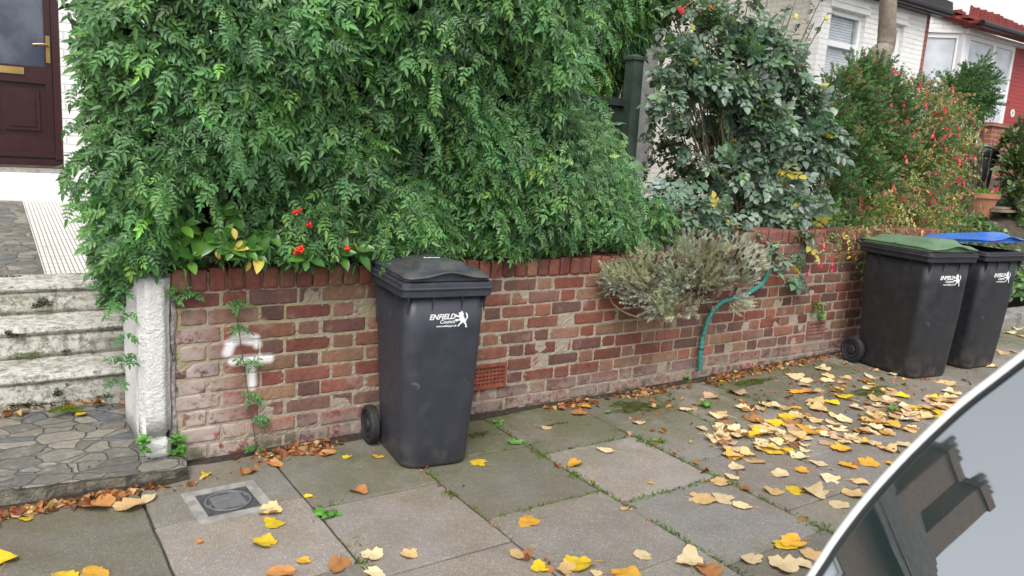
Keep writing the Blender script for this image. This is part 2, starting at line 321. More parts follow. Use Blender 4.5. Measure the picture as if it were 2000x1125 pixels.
# ================================================================== SETTING
# pavement: flagstones in columns 0.6 m wide running out from the wall, staggered
def pavement():
    verts = []; faces = []; cols = []
    edges = [-2.47, -1.88, -1.29, -.70, -.10, .49, 1.075, 1.66, 2.28, 2.90, 3.48]+[3.48+.60*i for i in range(1, 17)]
    off = {5: -.55, 6: -.67, 7: -.475, 8: -.61, 9: -.42, 10: -.66, 4: -.64, 3: -.45, 2: -.62}
    tones = {'pink': (.24, .22, .20), 'grey': (.235, .225, .21), 'light': (.29, .265, .245), 'dark': (.175, .165, .14), 'mid': (.205, .195, .17)}
    special = {(4, 1): 'dark', (5, 1): 'light', (6, 0): 'mid', (6, 1): 'light', (7, 0): 'dark', (7, 1): 'dark', (8, 0): 'dark', (8, 1): 'light', (9, 1): 'grey', (9, 0): 'dark', (6, 2): 'pink', (7, 2): 'pink', (4, 0): 'dark', (8, 2): 'grey', (5, 0): 'grey'}
    bm = bmesh.new(); lay = bm.verts.layers.float_color.new('col')
    for i in range(len(edges)-1):
        x0, x1 = edges[i]+.004, edges[i+1]-.004
        o = off.get(i, -.62 if i % 2 else -.44)
        ys = [0.03]+[o-.59*k for k in range(0, 6)]
        ys = [y for y in ys if y > -2.36]+[-2.36]
        if len(ys) > 2 and ys[-2]-ys[-1] < .12: ys.pop(-2)
        for j in range(len(ys)-1):
            y1, y0 = ys[j]-.004, ys[j+1]+.004
            c = tones[special.get((i, j), rnd.choice(['pink', 'grey', 'mid', 'dark', 'grey']))]
            k = rnd.uniform(1.02, 1.22); c = (c[0]*k, c[1]*k, c[2]*k, 1)
            tz = [rnd.uniform(-.003, .003) for _ in range(4)]
            n = 8; g = []
            e = .006
            for a in range(n+3):
                row = []
                for b in range(n+3):
                    fa = [0, .0]+[q/n for q in range(1, n)]+[1, 1]; s = fa[a]; u = fa[b]
                    x = x0+(x1-x0)*s; y = y0+(y1-y0)*u
                    inset = e if 0 < a < n+2 else 0; insu = e if 0 < b < n+2 else 0
                    if a == 1: x += e
                    if a == n+1: x -= e
                    if b == 1: y += e
                    if b == n+1: y -= e
                    rim = a in (0, n+2) or b in (0, n+2)
                    z = gz(x)+(tz[0]*(1-s)+tz[1]*s)*(1-u)+(tz[2]*(1-s)+tz[3]*s)*u - (.007 if rim else 0)
                    if rim: x += rnd.uniform(-.002, .002); y += rnd.uniform(-.002, .002)
                    v = bm.verts.new((x, y, z)); v[lay] = c; row.append(v)
                g.append(row)
            for a in range(n+2):
                for b in range(n+2): bm.faces.new((g[a][b], g[a+1][b], g[a+1][b+1], g[a][b+1]))
            rimv = [g[a][0] for a in range(n+3)]+[g[n+2][b] for b in range(1, n+3)]+[g[a][n+2] for a in range(n+1, -1, -1)]+[g[0][b] for b in range(n+1, 0, -1)]
            low = []
            for v in rimv:
                q = bm.verts.new((v.co.x, v.co.y, v.co.z-.03)); q[lay] = (.06, .06, .05, 1); low.append(q)
            for k in range(len(rimv)): bm.faces.new((rimv[k], low[k], low[(k+1) % len(rimv)], rimv[(k+1) % len(rimv)]))
    o = frombm('pavement', bm, MPAV); tag(o, kind='structure')
    bm = bmesh.new(); xs = [-2.6+.6*i for i in range(28)]      # bedding showing in the joints
    top = [(bm.verts.new((x, -2.36, gz(x)-.012)), bm.verts.new((x, .3, gz(x)-.012))) for x in xs]
    for a, b in zip(top, top[1:]): bm.faces.new((a[0], b[0], b[1], a[1]))
    tag(frombm('pavement_bedding', bm, MJOINT), kind='structure')
pavement()
box('kerb', -30, 60, -2.50, -2.365, -.30, .0, MKERB, bev=.012)['kind'] = 'structure'
tag(box('road', -60, 90, -40, -2.5, -.30, -.12, MASPH), kind='structure')
tag(box('ground', -150, 200, -150, 200, -.9, -.32, MSOIL), kind='structure')
bm = bmesh.new(); bx(bm, -30, -2.48, -2.36, 1.0, -.3, -.002); bx(bm, 13.2, 60, -2.36, .2, -.3, .1)
tag(frombm('far_pavement', bm, MCONC), kind='structure')

# garden terrain behind the wall, rising towards the houses and to the right
def terrain():
    bm = bmesh.new(); nx, ny = 60, 26; V = []
    for i in range(nx+1):
        row = []
        for j in range(ny+1):
            x = .74+(24-.74)*i/nx; y = .2+(4.75-.2)*j/ny
            z = .78+.06*math.sin(x*3+y*2)*.3
            hi = min(max((x-6.5)/4, 0), 1)*.2+min(max((x-10.5)/4, 0), 1)*.6*min(1, y/2.5)
            z += hi
            if x > 6.7:
                s = min(1, (y-.2)/1.2); s = s*s*(3-2*s); z = (.25+gz(x))*(1-s)+z*s
            row.append(bm.verts.new((x, y, z+rnd.uniform(-.012, .012))))
        V.append(row)
    for i in range(nx):
        for j in range(ny): bm.faces.new((V[i][j], V[i+1][j], V[i+1][j+1], V[i][j+1]))
    return tag(frombm('garden_soil', bm, MSOIL, smooth=True), kind='structure')
terrain()

# ------------------------------------------------------------------ front brick wall (Flemish bond, brick by brick)
wall = thing('brick_wall', 'long weathered red brick garden wall with brick-on-edge top behind the bins', 'wall', (.65, 0, 0))
CR = .078; Z0 = 10.1*CR
def brickwall():
    bm = bmesh.new(); lay = bm.verts.layers.float_color.new('col')
    pal = [(.28, .10, .068), (.32, .112, .074), (.25, .09, .064), (.22, .082, .066), (.35, .155, .10), (.29, .12, .085), (.17, .08, .068), (.29, .17, .115), (.35, .215, .135), (.20, .11, .09), (.24, .13, .10)]
    def brick(x0, x1, z0, z1, yf=0., c=None, yb=.09, depth=.0075, soft=.0055):
        c = c or rnd.choice(pal); k = rnd.uniform(.72, 1.05); c = (c[0]*k, c[1]*k, c[2]*k, 1)
        # front face: outer ring recessed, inner grid bulging forward, ragged outline
        nx = max(3, int((x1-x0)/.022)); nz = 4 if z1-z0 < .09 else 6
        yo = yf+rnd.uniform(-.002, .003); tl = rnd.uniform(-.003, .003)
        g = []
        us = [0, soft/(x1-x0)]+[q/nx for q in range(1, nx)]+[1-soft/(x1-x0), 1]; us = sorted(us)
        vs = [0, soft/(z1-z0)]+[q/nz for q in range(1, nz)]+[1-soft/(z1-z0), 1]; vs = sorted(vs)
        spall = rnd.random() < .10; sx = rnd.uniform(x0, x1); sz = rnd.uniform(z0, z1); sr = rnd.uniform(.03, .08)
        for a, u in enumerate(us):
            row = []
            for b, v in enumerate(vs):
                x = x0+(x1-x0)*u; z = z0+(z1-z0)*v; ea = a in (0, len(us)-1); eb = b in (0, len(vs)-1)
                y = yo+tl*(u-.5)*2
                if ea or eb:
                    y += depth; x += rnd.uniform(-.0022, .0022); z += rnd.uniform(-.0022, .0022)
                    if ea and eb: x += (.002 if u == 0 else -.002); z += (.002 if v == 0 else -.002)
                else:
                    near = (a in (1, len(us)-2)) + (b in (1, len(vs)-2)); y += .0006*near + (.0015 if near == 2 else 0)+rnd.uniform(-.0006, .0006)
                    if spall:
                        d = math.hypot(x-sx, z-sz)
                        if d < sr: y += .011*(1-(d/sr)**2)+rnd.uniform(0, .003)
                vv = bm.verts.new((x, y, z)); vv[lay] = c; row.append(vv)
            g.append(row)
        for a in range(len(us)-1):
            for b in range(len(vs)-1): bm.faces.new((g[a][b], g[a+1][b], g[a+1][b+1], g[a][b+1]))
        rim = [g[a][0] for a in range(len(us))]+[g[-1][b] for b in range(1, len(vs))]+[g[a][-1] for a in range(len(us)-2, -1, -1)]+[g[0][b] for b in range(len(vs)-2, 0, -1)]
        low = []
        for v in rim:
            q = bm.verts.new((v.co.x, yb, v.co.z)); q[lay] = c; low.append(q)
        n = len(rim)
        for k in range(n): bm.faces.new((rim[k], low[k], low[(k+1) % n], rim[(k+1) % n]))
    P = .351; ST, HD = .2235, .1065; J = .0105
    vents = [(2.205, 2.455, .150, .312), (5.245, 5.485, .186, .345)]
    def sub(x0, x1, z0, z1, **k):
        for (a, b, c, d) in vents:
            if x1 > a and x0 < b and z1 > c+.012 and z0 < d-.012:
                if x0 < a-.03: brick(x0, a-.006, z0, z1, **k)
                if x1 > b+.03: brick(b+.006, x1, z0, z1, **k)
                return
        if x1-x0 > .025: brick(x0, x1, z0, z1, **k)
    # phase: in course 1 a stretcher starts at x = 2.385
    for n in range(-2, 12):
        z1 = Z0-n*CR-.0045; z0 = z1-CR+.0095
        if n < 0: xa, xb = 4.50, 6.98
        else: xa, xb = .668, 6.98
        if z0 < -.06: continue
        # Flemish bond: alternate courses shift half a period
        ph = W(985.3, 560)[0] if n % 2 == 0 else W(985.3, 560)[0]+P/2
        k = math.floor((xa-ph)/P)-1; x = ph+k*P
        while x < xb:
            wv = rnd.uniform(-.004, .004); dz = rnd.uniform(-.0015, .0015)+.004*math.sin(x*1.7+n)
            # the whole wall waves slightly
            a, b = max(x+wv, xa), min(x+ST+wv, xb)
            if b > a: sub(a, b, z0+dz, z1+dz)
            a, b = max(x+ST+J+wv, xa), min(x+P-J+wv+rnd.uniform(-.002, .002), xb)
            if b > a: sub(a, b, z0+dz, z1+dz, c=rnd.choice(pal+[(.18, .10, .08), (.36, .19, .12), (.30, .16, .10)]))
            x += P
    # brick-on-edge coping
    def coping(xa, xb, zb):
        x = xa
        while x < xb-.03:
            w_ = .070+rnd.uniform(-.003, .003); t = zb+.106+rnd.uniform(-.007, .004)
            brick(x, min(x+w_, xb), zb+.004, t, yf=-.004+rnd.uniform(-.004, .004), yb=.21, soft=.010, c=rnd.choice([(.33, .12, .075), (.28, .10, .07), (.36, .15, .09), (.24, .10, .075), (.30, .16, .10)]))
            x += w_+.0085
    coping(.668, 4.50, Z0); coping(4.50, 6.98, Z0+2*CR)
    frombm('brickwork', bm, MB, wall).location = (-.65, 0, 0)
    # mortar bed, with a rough face
    bm = bmesh.new()
    for (xa, xb, zt) in ((.655, 4.49, Z0+.088), (4.49, 6.985, Z0+2*CR+.088)):
        nx = int((xb-xa)/.016); nz = int((zt+.08)/.013); g = []
        for i in range(nx+1):
            row = []
            for j in range(nz+1):
                x = xa+(xb-xa)*i/nx; z = -.08+(zt+.08)*j/nz
                row.append(bm.verts.new((x, .0062+rnd.uniform(-.0022, .0022)+(.012 if z > zt-.09 else 0), z)))
            g.append(row)
        for i in range(nx):
            for j in range(nz): bm.faces.new((g[i][j], g[i+1][j], g[i+1][j+1], g[i][j+1]))
        bx(bm, xa, xb, .03, .205, -.3, zt-.004)
    frombm('mortar', bm, MM, wall).location = (-.65, 0, 0)
    # air vents
    def vent(x0, x1, z0, z1, m, cols, rows):
        bm = bmesh.new(); f = .016
        bx(bm, x0, x1, -.012, .02, z0, z0+f); bx(bm, x0, x1, -.012, .02, z1-f, z1); bx(bm, x0, x0+f, -.0115, .02, z0+f, z1-f); bx(bm, x1-f, x1, -.0115, .02, z0+f, z1-f)
        cw = (x1-x0-2*f)/cols; ch = (z1-z0-2*f)/rows; h = .30
        for i in range(cols+1):
            xx = x0+f+cw*i; bx(bm, xx-cw*.24, xx+cw*.24, -.004, .018, z0+f, z1-f)
        for j in range(rows+1):
            zz = z0+f+ch*j; bx(bm, x0+f, x1-f, -.0065, .0175, zz-ch*.26, zz+ch*.26)
        v = frombm('air_vent', bm, m, wall, bev=.002, seg=1); v.location = (-.65, 0, 0)
        box('vent_recess', x0+f, x1-f, .019, .024, z0+f, z1-f, MBLACK, v)
    vent(2.215, 2.447, .160, .302, MTERRA, 8, 5); vent(5.255, 5.475, .196, .335, simple('pale_vent', (.30, .15, .12), .8, .2, 20, .003), 8, 4)
brickwall()

# ------------------------------------------------------------------ white gate pillar
def rough_box(name, x0, x1, y0, y1, z0, z1, mat, parent, amp=.006, n=14, ch=.02):
    bm = bmesh.new(); bx(bm, x0, x1, y0, y1, z0, z1)
    bmesh.ops.bevel(bm, geom=bm.edges[:], offset=ch, segments=2, affect='EDGES')
    for _ in range(3):
        bmesh.ops.subdivide_edges(bm, edges=[e for e in bm.edges if e.calc_length() > .035], cuts=1, use_grid_fill=True)
    bmesh.ops.triangulate(bm, faces=bm.faces)
    for v in bm.verts: v.co += Vector([rnd.uniform(-1, 1)*amp for _ in range(3)])
    return frombm(name, bm, mat, parent, smooth=True)
pil = thing('gate_pillar', 'chipped white painted gate pillar at the left end of the brick wall', 'gate pillar', (.6, .1, .05))
a = rough_box('shaft', .530, .655, -.035, .20, .155, .885, MPILLAR, pil, .0028, ch=.022); a.location = (-.6, -.1, -.05)
a = rough_box('shaft_return', .528, .560, .01, .40, .10, .865, MPILLAR, pil, .004, ch=.015); a.location = (-.6, -.1, -.05)
a = rough_box('foot', .555, .650, -.03, .17, .05, .150, MPILLAR, pil, .004, ch=.012); a.location = (-.6, -.1, -.05)
a = rough_box('rubble', .656, .685, -.002, .06, .0, .80, simple('old_render', (.42, .37, .35), .95, .3, 30, .01, 50), pil, .007, ch=.006); a.location = (-.6, -.1, -.05)

# ------------------------------------------------------------------ entrance slab, steps, path
MSLABE = simple('old_slab_edge', (.26, .24, .19), .95, .3, 18, .012, 60)
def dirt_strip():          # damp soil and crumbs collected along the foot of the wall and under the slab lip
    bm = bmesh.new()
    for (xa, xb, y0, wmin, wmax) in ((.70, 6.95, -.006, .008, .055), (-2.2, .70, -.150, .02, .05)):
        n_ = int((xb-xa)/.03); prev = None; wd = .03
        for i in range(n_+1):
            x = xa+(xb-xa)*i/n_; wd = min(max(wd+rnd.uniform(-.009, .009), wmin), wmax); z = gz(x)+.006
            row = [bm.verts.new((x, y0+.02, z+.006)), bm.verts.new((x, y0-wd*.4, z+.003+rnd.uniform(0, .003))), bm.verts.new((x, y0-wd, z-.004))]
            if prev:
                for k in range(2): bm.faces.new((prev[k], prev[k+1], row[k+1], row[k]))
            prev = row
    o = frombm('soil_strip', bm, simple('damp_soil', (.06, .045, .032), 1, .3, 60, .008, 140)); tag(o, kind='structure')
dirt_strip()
def slab():
    bm = bmesh.new(); N = 60; top = []; pts = []
    for i in range(N+1):
        x = -2.2+(.69+2.2)*i/N; pts.append((x, -.165+rnd.uniform(-.009, .009)))
    pts += [(.70, -.10), (.69, .0), (.654, .03), (.654, .212), (.735, .212), (.735, .86), (-2.2, .86)]
    zt = lambda x: .055+.03*min(1, max(0, (.69-x)/.7))
    a = [bm.verts.new((x, y, zt(x)+rnd.uniform(-.002, .002))) for x, y in pts]; bm.faces.new(a)
    a2 = [bm.verts.new((x, y+(.006 if y < -.05 else 0), zt(x)-.012+rnd.uniform(-.003, .003))) for x, y in pts]
    b = [bm.verts.new((x-(.012 if x > .65 else 0), y+(.022 if y < -.05 else 0)+rnd.uniform(0, .01), -.02)) for x, y in pts]
    n = len(a)
    for k in range(n):
        bm.faces.new((a[k], a2[k], a2[(k+1) % n], a[(k+1) % n])); bm.faces.new((a2[k], b[k], b[(k+1) % n], a2[(k+1) % n]))
    bm.faces.ensure_lookup_table()
    o = frombm('entrance_path', bm, MCRZ); o.data.materials.append(MSLABE)
    for p in o.data.polygons:
        if abs(p.normal.z) < .75: p.material_index = 1
    tag(o, kind='structure')
slab()
steps = thing('garden_steps', 'stained pale concrete steps with moss up to the front path at left', 'steps', (-.8, .9, .08))
for k, (y0, z0, z1) in enumerate(((.80, .03, .245), (1.14, .2455, .41), (1.48, .4105, .575))):
    a = rough_box('step', -2.2, .732, y0, 1.85, z0, z1-.035, MSTEP, steps, .0035, ch=.008); a.location = (.8, -.9, -.08)
    a = rough_box('tread', -2.2, .735, y0-.018, 1.85, z1-.0345, z1, MSTEP, steps, .0022, ch=.01); a.location = (.8, -.9, -.08)
bm = bmesh.new()      # sloping path up to the house
for (x0, x1, nm) in ((-2.2, .30, 'c'),):
    v = [bm.verts.new(p) for p in ((x0, 1.84, .572), (x1, 1.84, .572), (x1, 4.62, .80), (x0, 4.62, .80), (x0, 1.84, .1), (x1, 1.84, .1), (x1, 4.62, .1), (x0, 4.62, .1))]
    for f in ((0, 1, 2, 3), (0, 4, 5, 1), (1, 5, 6, 2)): bm.faces.new([v[i] for i in f])
tag(frombm('front_path', bm, MCRZ), kind='structure')
bm = bmesh.new(); x0, x1 = .302, .74
v = [bm.verts.new(p) for p in ((x0, 1.84, .576), (x1, 1.84, .576), (x1, 4.62, .804), (x0, 4.62, .804), (x0, 1.84, .1), (x1, 1.84, .1), (x1, 4.62, .1), (x0, 4.62, .1))]
for f in ((0, 1, 2, 3), (0, 4, 5, 1), (1, 5, 6, 2)): bm.faces.new([v[i] for i in f])
tag(frombm('tiled_path_edge', bm, MTILE), kind='structure')

# moss cushions on the steps and slab (nobody could count the shoots)
def moss(name, spots, z):
    vs = []; cs = []; P = []; Nn = []
    for (x, y, z_, rx, ry, wall_) in spots:
        for _ in range(int(rx*ry*90000)+60):
            a = rng.uniform(0, 6.28); r = math.sqrt(rng.uniform())*(.75+.25*math.sin(a*5+x*9)); h = (1-r*r)*.012
            P.append((x+rx*r*math.cos(a), y-(h if wall_ else 0)+(0 if wall_ else ry*r*math.sin(a)), z_+(ry*r*math.sin(a) if wall_ else h)))
    return np.array(P)
# ================================================================== FOLIAGE KIT
def norm(a): return a/np.maximum(np.linalg.norm(a, axis=-1, keepdims=True), 1e-9)
def leafmesh(name, tpl, P, T, N, sc, C, mat, parent=None):
    """tpl = list of (verts (k,3), faces list, tint (k,3)); x along the leaf, z its normal. One mesh of all leaves."""
    P, T, N = np.asarray(P, float), norm(np.asarray(T, float)), np.asarray(N, float)
    N = norm(N-(N*T).sum(1, keepdims=True)*T); B = np.cross(N, T)
    which = rng.integers(0, len(tpl), len(P)); VV = []; CC = []; LV = []; LT = []; base = 0
    for i, (tv, tf, tc) in enumerate(tpl):
        m = which == i; p, t, n, b, s, c = P[m], T[m], N[m], B[m], np.broadcast_to(sc, len(P))[m], np.asarray(C)[m]
        k = len(tv); V = p[:, None]+s[:, None, None]*(tv[None, :, 0:1]*t[:, None]+tv[None, :, 1:2]*b[:, None]+tv[None, :, 2:3]*n[:, None])
        VV.append(V.reshape(-1, 3)); CC.append((c[:, None]*tc[None]).reshape(-1, 3))
        fl = np.array([q for f in tf for q in f]); ln = np.array([len(f) for f in tf])
        LV.append((np.arange(len(p))[:, None]*k+fl[None]+base).ravel()); LT.append(np.tile(ln, len(p))); base += len(p)*k
    V = np.concatenate(VV); L = np.concatenate(LV); T_ = np.concatenate(LT)
    me = bpy.data.meshes.new(name); me.vertices.add(len(V)); me.vertices.foreach_set('co', V.astype(np.float32).ravel())
    me.loops.add(len(L)); me.loops.foreach_set('vertex_index', L.astype(np.int32)); me.polygons.add(len(T_))
    me.polygons.foreach_set('loop_start', np.concatenate([[0], np.cumsum(T_)[:-1]]).astype(np.int32))
    me.update(calc_edges=True); colattr(me, np.concatenate(CC)); return link(name, me, mat, parent)

def leaflet(L, wd, x0=0, y0=0, ang=0, droop=.15, fold=.25, z0=0):
    """pointed oval blade folded along its midrib"""
    pts = [(0, 0, 0), (.28, wd*.9, fold*wd), (.62, wd*.8, fold*wd-.02), (1, 0, 0), (.62, -wd*.8, fold*wd-.02), (.28, -wd*.9, fold*wd)]
    v = []
    for x, y, z in pts:
        z -= droop*x*x; X = x*L; Y = y*L
        v.append((x0+X*math.cos(ang)-Y*math.sin(ang), y0+X*math.sin(ang)+Y*math.cos(ang), z0+z*L))
    return v, [(0, 5, 4, 3), (0, 3, 2, 1)]
def stemquad(pts, wd):
    v = []; f = []
    for (x, y, z) in pts: v += [(x, y-wd, z), (x, y+wd, z)]
    for i in range(len(pts)-1): f.append((2*i, 2*i+1, 2*i+3, 2*i+2))
    return v, f
def assemble(parts):            # parts: (verts, faces, tint)
    V = []; F = []; C = []
    for v, f, c in parts:
        o = len(V); V += v; F += [tuple(q+o for q in ff) for ff in f]; C += [c]*len(v)
    return np.array(V, float), F, np.array(C, float)
def compound(n, r, tipL, tipw, sL, sw, curve=.25, st=(.7, .8, .5)):
    """pinnate leaf: n pairs of side leaflets and a long end leaflet"""
    z = lambda x: -curve*x*x/(r) if r else 0
    ps = [(*stemquad([(0, 0, 0), (r*.5, 0, z(r*.5)), (r, 0, z(r))], .0012), st)]
    for i in range(n):
        x = r*(.30+.62*i/max(1, n-1)) if n > 1 else r*.6
        for s in (1, -1):
            a = s*R(rnd.uniform(48, 68)); ps.append((*leaflet(sL*rnd.uniform(.8, 1.15), sw, x+rnd.uniform(-.003, .003), 0, a, rnd.uniform(.05, .35), .25, z(x)), tuple([rnd.uniform(.85, 1.12)]*3)))
    ps.append((*leaflet(tipL*rnd.uniform(.85, 1.15), tipw, r, 0, rnd.uniform(-.15, .15), rnd.uniform(.2, .6), .25, z(r)), (1.05, 1.05, 1.0)))
    return assemble(ps)
def sprig(L, n, lL, lw, ang=50, st=(.5, .4, .3), curve=.15, taper=.5, both=True, whorl=False):
    """a shoot: thin stem with leaves along it all round"""
    z = lambda x: -curve*x*x/L
    ps = [(*stemquad([(0, 0, 0), (L*.5, 0, z(L*.5)), (L, 0, z(L))], .0012), st)]
    for i in range(n):
        x = L*(.1+.9*i/(n-1)); k = 1-taper*i/(n-1); roll = rnd.uniform(0, 6.28) if whorl else (0 if i % 2 else 1.2)
        for s in ((1, -1) if both else (rnd.choice((1, -1)),)):
            v, f = leaflet(lL*k*rnd.uniform(.75, 1.2), lw, 0, 0, s*R(ang+rnd.uniform(-14, 14)), rnd.uniform(0, .3), .2)
            c_, s_ = math.cos(roll), math.sin(roll)
            v = [(a+x, b*c_-c*s_, b*s_+c*c_+z(x)) for a, b, c in v]; g = rnd.uniform(.8, 1.15); ps.append((v, f, (g, g, g)))
    ps.append((*leaflet(lL*.8, lw, L, 0, 0, .1, .2, z(L)), (1.15, 1.15, 1.05)))
    return assemble(ps)
def blobpts(blobs, dens, inside=.88, back=.35, shell=.16, squash=None, thin=None):
    """points over the outside of a heap of blobs: rows of (x,y,z,r); returns points and outward normals"""
    B = np.array(blobs, float); P = []; N = []
    for i, (x, y, z, r) in enumerate(B):
        n = max(4, int(dens*r*r*4*math.pi)); d = norm(rng.normal(size=(n, 3))); rr = r*(1-shell*rng.random(n)**1.5+.07*rng.normal(size=n))
        # lumps on each blob
        rr *= 1+.10*np.sin(d[:, 0]*7+i)*np.cos(d[:, 2]*6+i*2)
        p = np.array([x, y, z])+d*rr[:, None]
        ok = d[:, 1] < back
        D = np.linalg.norm(p[:, None]-B[None, :, :3], axis=2)/B[None, :, 3]; D[:, i] = 9; ok &= D.min(1) > inside
        P.append(p[ok]); N.append(d[ok])
    return np.concatenate(P), np.concatenate(N)
def tints(n, cols, wts=None, jit=.18):
    cols = np.array(cols); i = rng.choice(len(cols), n, p=None if wts is None else np.array(wts)/sum(wts)); return cols[i]*(1+jit*rng.normal(size=(n, 1))).clip(.5, 1.6)*(1+.05*rng.normal(size=(n, 3)))
def sticks(name, roots, ends, mat, parent, r0=.012, r1=.003, sag=.1, n=5, sides=5):
    bm = bmesh.new()
    for e in ends:
        a = Vector(min(roots, key=lambda q: (Vector(q)-Vector(e)).length+rnd.uniform(0, .3))); e = Vector(e); m = (a+e)/2+Vector((rnd.uniform(-.1, .1), rnd.uniform(-.08, .08), sag*rnd.uniform(.2, 1.2)))
        pts = spline([a, (a+m)/2+Vector([rnd.uniform(-.03, .03) for _ in range(3)]), m, (m+e)/2+Vector([rnd.uniform(-.03, .03) for _ in range(3)]), e], 3)
        tube(bm, pts, [r0+(r1-r0)*i/(len(pts)-1) for i in range(len(pts))], sides)
    return frombm(name, bm, mat, parent, smooth=True)
def rel(o, loc):                # world-built mesh placed under an Empty standing at loc
    o.location = (-loc[0], -loc[1], -loc[2])
JT = [compound(3, .062, .044, .20, .028, .25, c) for c in (.05, .2, .35, .15)]+[compound(2, .044, .042, .22, .028, .27, .2), compound(4, .078, .048, .18, .027, .24, .3)]
def B(px, py, y, r): p = W(px, py, y); return (p[0], p[1], p[2], r)

# ------------------------------------------------------------------ moss
def mosspatch(name, label, P, cols, size=.006):
    n = len(P); tv, tf = leaflet(1., .35, droop=.2); T = rng.normal(size=(n, 3))*.6+np.array([0, -.5, .8]); N = rng.normal(size=(n, 3))
    o = leafmesh(name, [(np.array(tv), tf, np.ones((6, 3)))], P, T, N, size*rng.uniform(.6, 1.4, n), tints(n, cols), MFINE)
    return tag(o, kind='stuff', label=label, cat='moss')
def mossspots(spots):
    P = []
    for (c, u, v, ru, rv, nrm, hgt) in spots:
        c, u, v, nrm = map(np.array, (c, u, v, nrm)); n = int(ru*rv*260000)+40
        a = rng.uniform(0, 6.28, n); r = np.sqrt(rng.uniform(size=n)); rr = r*(.75+.22*np.sin(a*3+c[0]*9)+.12*np.sin(a*7+c[1]*5))
        P.append(c+u*(ru*rr*np.cos(a))[:, None]+v*(rv*rr*np.sin(a))[:, None]+nrm*(hgt*(1-r*r))[:, None])
    return np.concatenate(P)
X_, Y_, Z_ = (1, 0, 0), (0, 1, 0), (0, 0, 1)
def on_step(px, py, k):         # a spot on a riser of the steps
    y = (.78, 1.12, 1.46)[k]; p = W(px, py, y); return (p[0], y, p[2])
dark = mossspots([(on_step(85, 592, 2), X_, Z_, .055, .03, (0, -1, 0), .012), (on_step(70, 598, 2), X_, Z_, .03, .02, (0, -1, 0), .012), (on_step(165, 720, 1), X_, Z_, .075, .02, (0, -1, 0), .014), (on_step(112, 768, 0), X_, Z_, .03, .03, (0, -1, 0), .01), (on_step(15, 650, 1), X_, Z_, .02, .02, (0, -1, 0), .006), (on_step(30, 655, 1), X_, Z_, .05, .012, (0, -1, 0), .008), (on_step(215, 625, 2), X_, Z_, .05, .01, (0, -1, 0), .008), (on_step(20, 540, 2), X_, Z_, .10, .006, (0, -1, 0), .008), (on_step(190, 700, 1), X_, Z_, .12, .006, (0, -1, 0), .009), (on_step(75, 790, 0), X_, Z_, .20, .010, (0, -1, 0), .010), (on_step(200, 775, 0), X_, Z_, .05, .014, (0, -1, 0), .010), (on_step(40, 790, 0), X_, Z_, .08, .012, (0, -1, 0), .01), (on_step(130, 686, 1), X_, Z_, .03, .012, (0, -1, 0), .01)])
mosspatch('moss', 'dark green-brown moss cushions clinging to the concrete steps', dark, [(.035, .045, .012), (.05, .07, .015), (.03, .03, .015)])
br = mossspots([(G(125, 800, .09), X_, Y_, .09, .05, Z_, .012), (G(140, 800, .09), X_, Y_, .05, .04, Z_, .012), (on_step(90, 608, 2), X_, Z_, .07, .005, (0, -1, 0), .008), (on_step(60, 690, 1), X_, Z_, .12, .006, (0, -1, 0), .01), (on_step(60, 700, 1), X_, Z_, .03, .004, (0, -1, 0), .01)])
gm = mossspots([(G(1245, 797, .0)+np.array([0, 0, gz(3)]), X_, Y_, .22, .10, Z_, .004), (G(1215, 790)+np.array([0, 0, .0]), X_, Y_, .12, .06, Z_, .004), (G(1470, 752)+np.array([0, 0, gz(4.6)]), X_, Y_, .30, .07, Z_, .004), (G(1700, 775)+np.array([0, 0, gz(5.2)]), X_, Y_, .30, .09, Z_, .004), (G(930, 850), X_, Y_, .10, .05, Z_, .003), (G(1080, 830), X_, Y_, .16, .012, Z_, .003)])
gm = gm[rng.random(len(gm)) < .45]
mosspatch('moss', 'olive green moss film on the flagstones near the wall foot and the bins', gm, [(.09, .12, .02), (.06, .085, .02), (.12, .15, .03)], size=.005)
mosspatch('moss', 'bright lime green moss pad on the entrance slab at the foot of the steps', br, [(.16, .24, .02), (.12, .20, .02), (.20, .26, .03)])

# ================================================================== HOUSES
def window(parent, x0, x1, y, z0, z1, fr=.055, trans=None, blind=False, axis='x', mull=()):
    """window in a wall facing -y: frame part > pane sub-part; real depth"""
    bm = bmesh.new()
    bx(bm, x0, x1, y, y+.07, z1-fr, z1); bx(bm, x0, x1, y, y+.07, z0, z0+fr); bx(bm, x0, x0+fr, y, y+.068, z0+fr, z1-fr); bx(bm, x1-fr, x1, y, y+.068, z0+fr, z1-fr)
    if trans: bx(bm, x0+fr, x1-fr, y-.004, y+.064, trans-.04, trans+.04)
    for m in mull: bx(bm, m-fr*.6, m+fr*.6, y-.006, y+.062, z0+fr, z1-fr)
    f = frombm('window', bm, MUPVC, parent, bev=.006, seg=1)
    box('pane', x0+fr, x1-fr, y+.03, y+.036, z0+fr, z1-fr, MGLASS2 if blind else MGLASS, f)
    if blind:
        bm = bmesh.new(); z = z0+fr+.02
        while z < z1-fr-.02:
            v = [bm.verts.new(p) for p in ((x0+fr, y+.085, z), (x1-fr, y+.085, z), (x1-fr, y+.10, z+.038), (x0+fr, y+.10, z+.038))]; bm.faces.new(v); z += .039
        frombm('blind', bm, MBLIND, f)
    return f
g2 = NT('clear_glass', .03); g2.b.inputs['Transmission Weight'].default_value = .92; g2.b.inputs['IOR'].default_value = 1.1; g2.b.inputs['Specular IOR Level'].default_value = .8; g2.base((.9, .93, .95)); MGLASS2 = g2.m
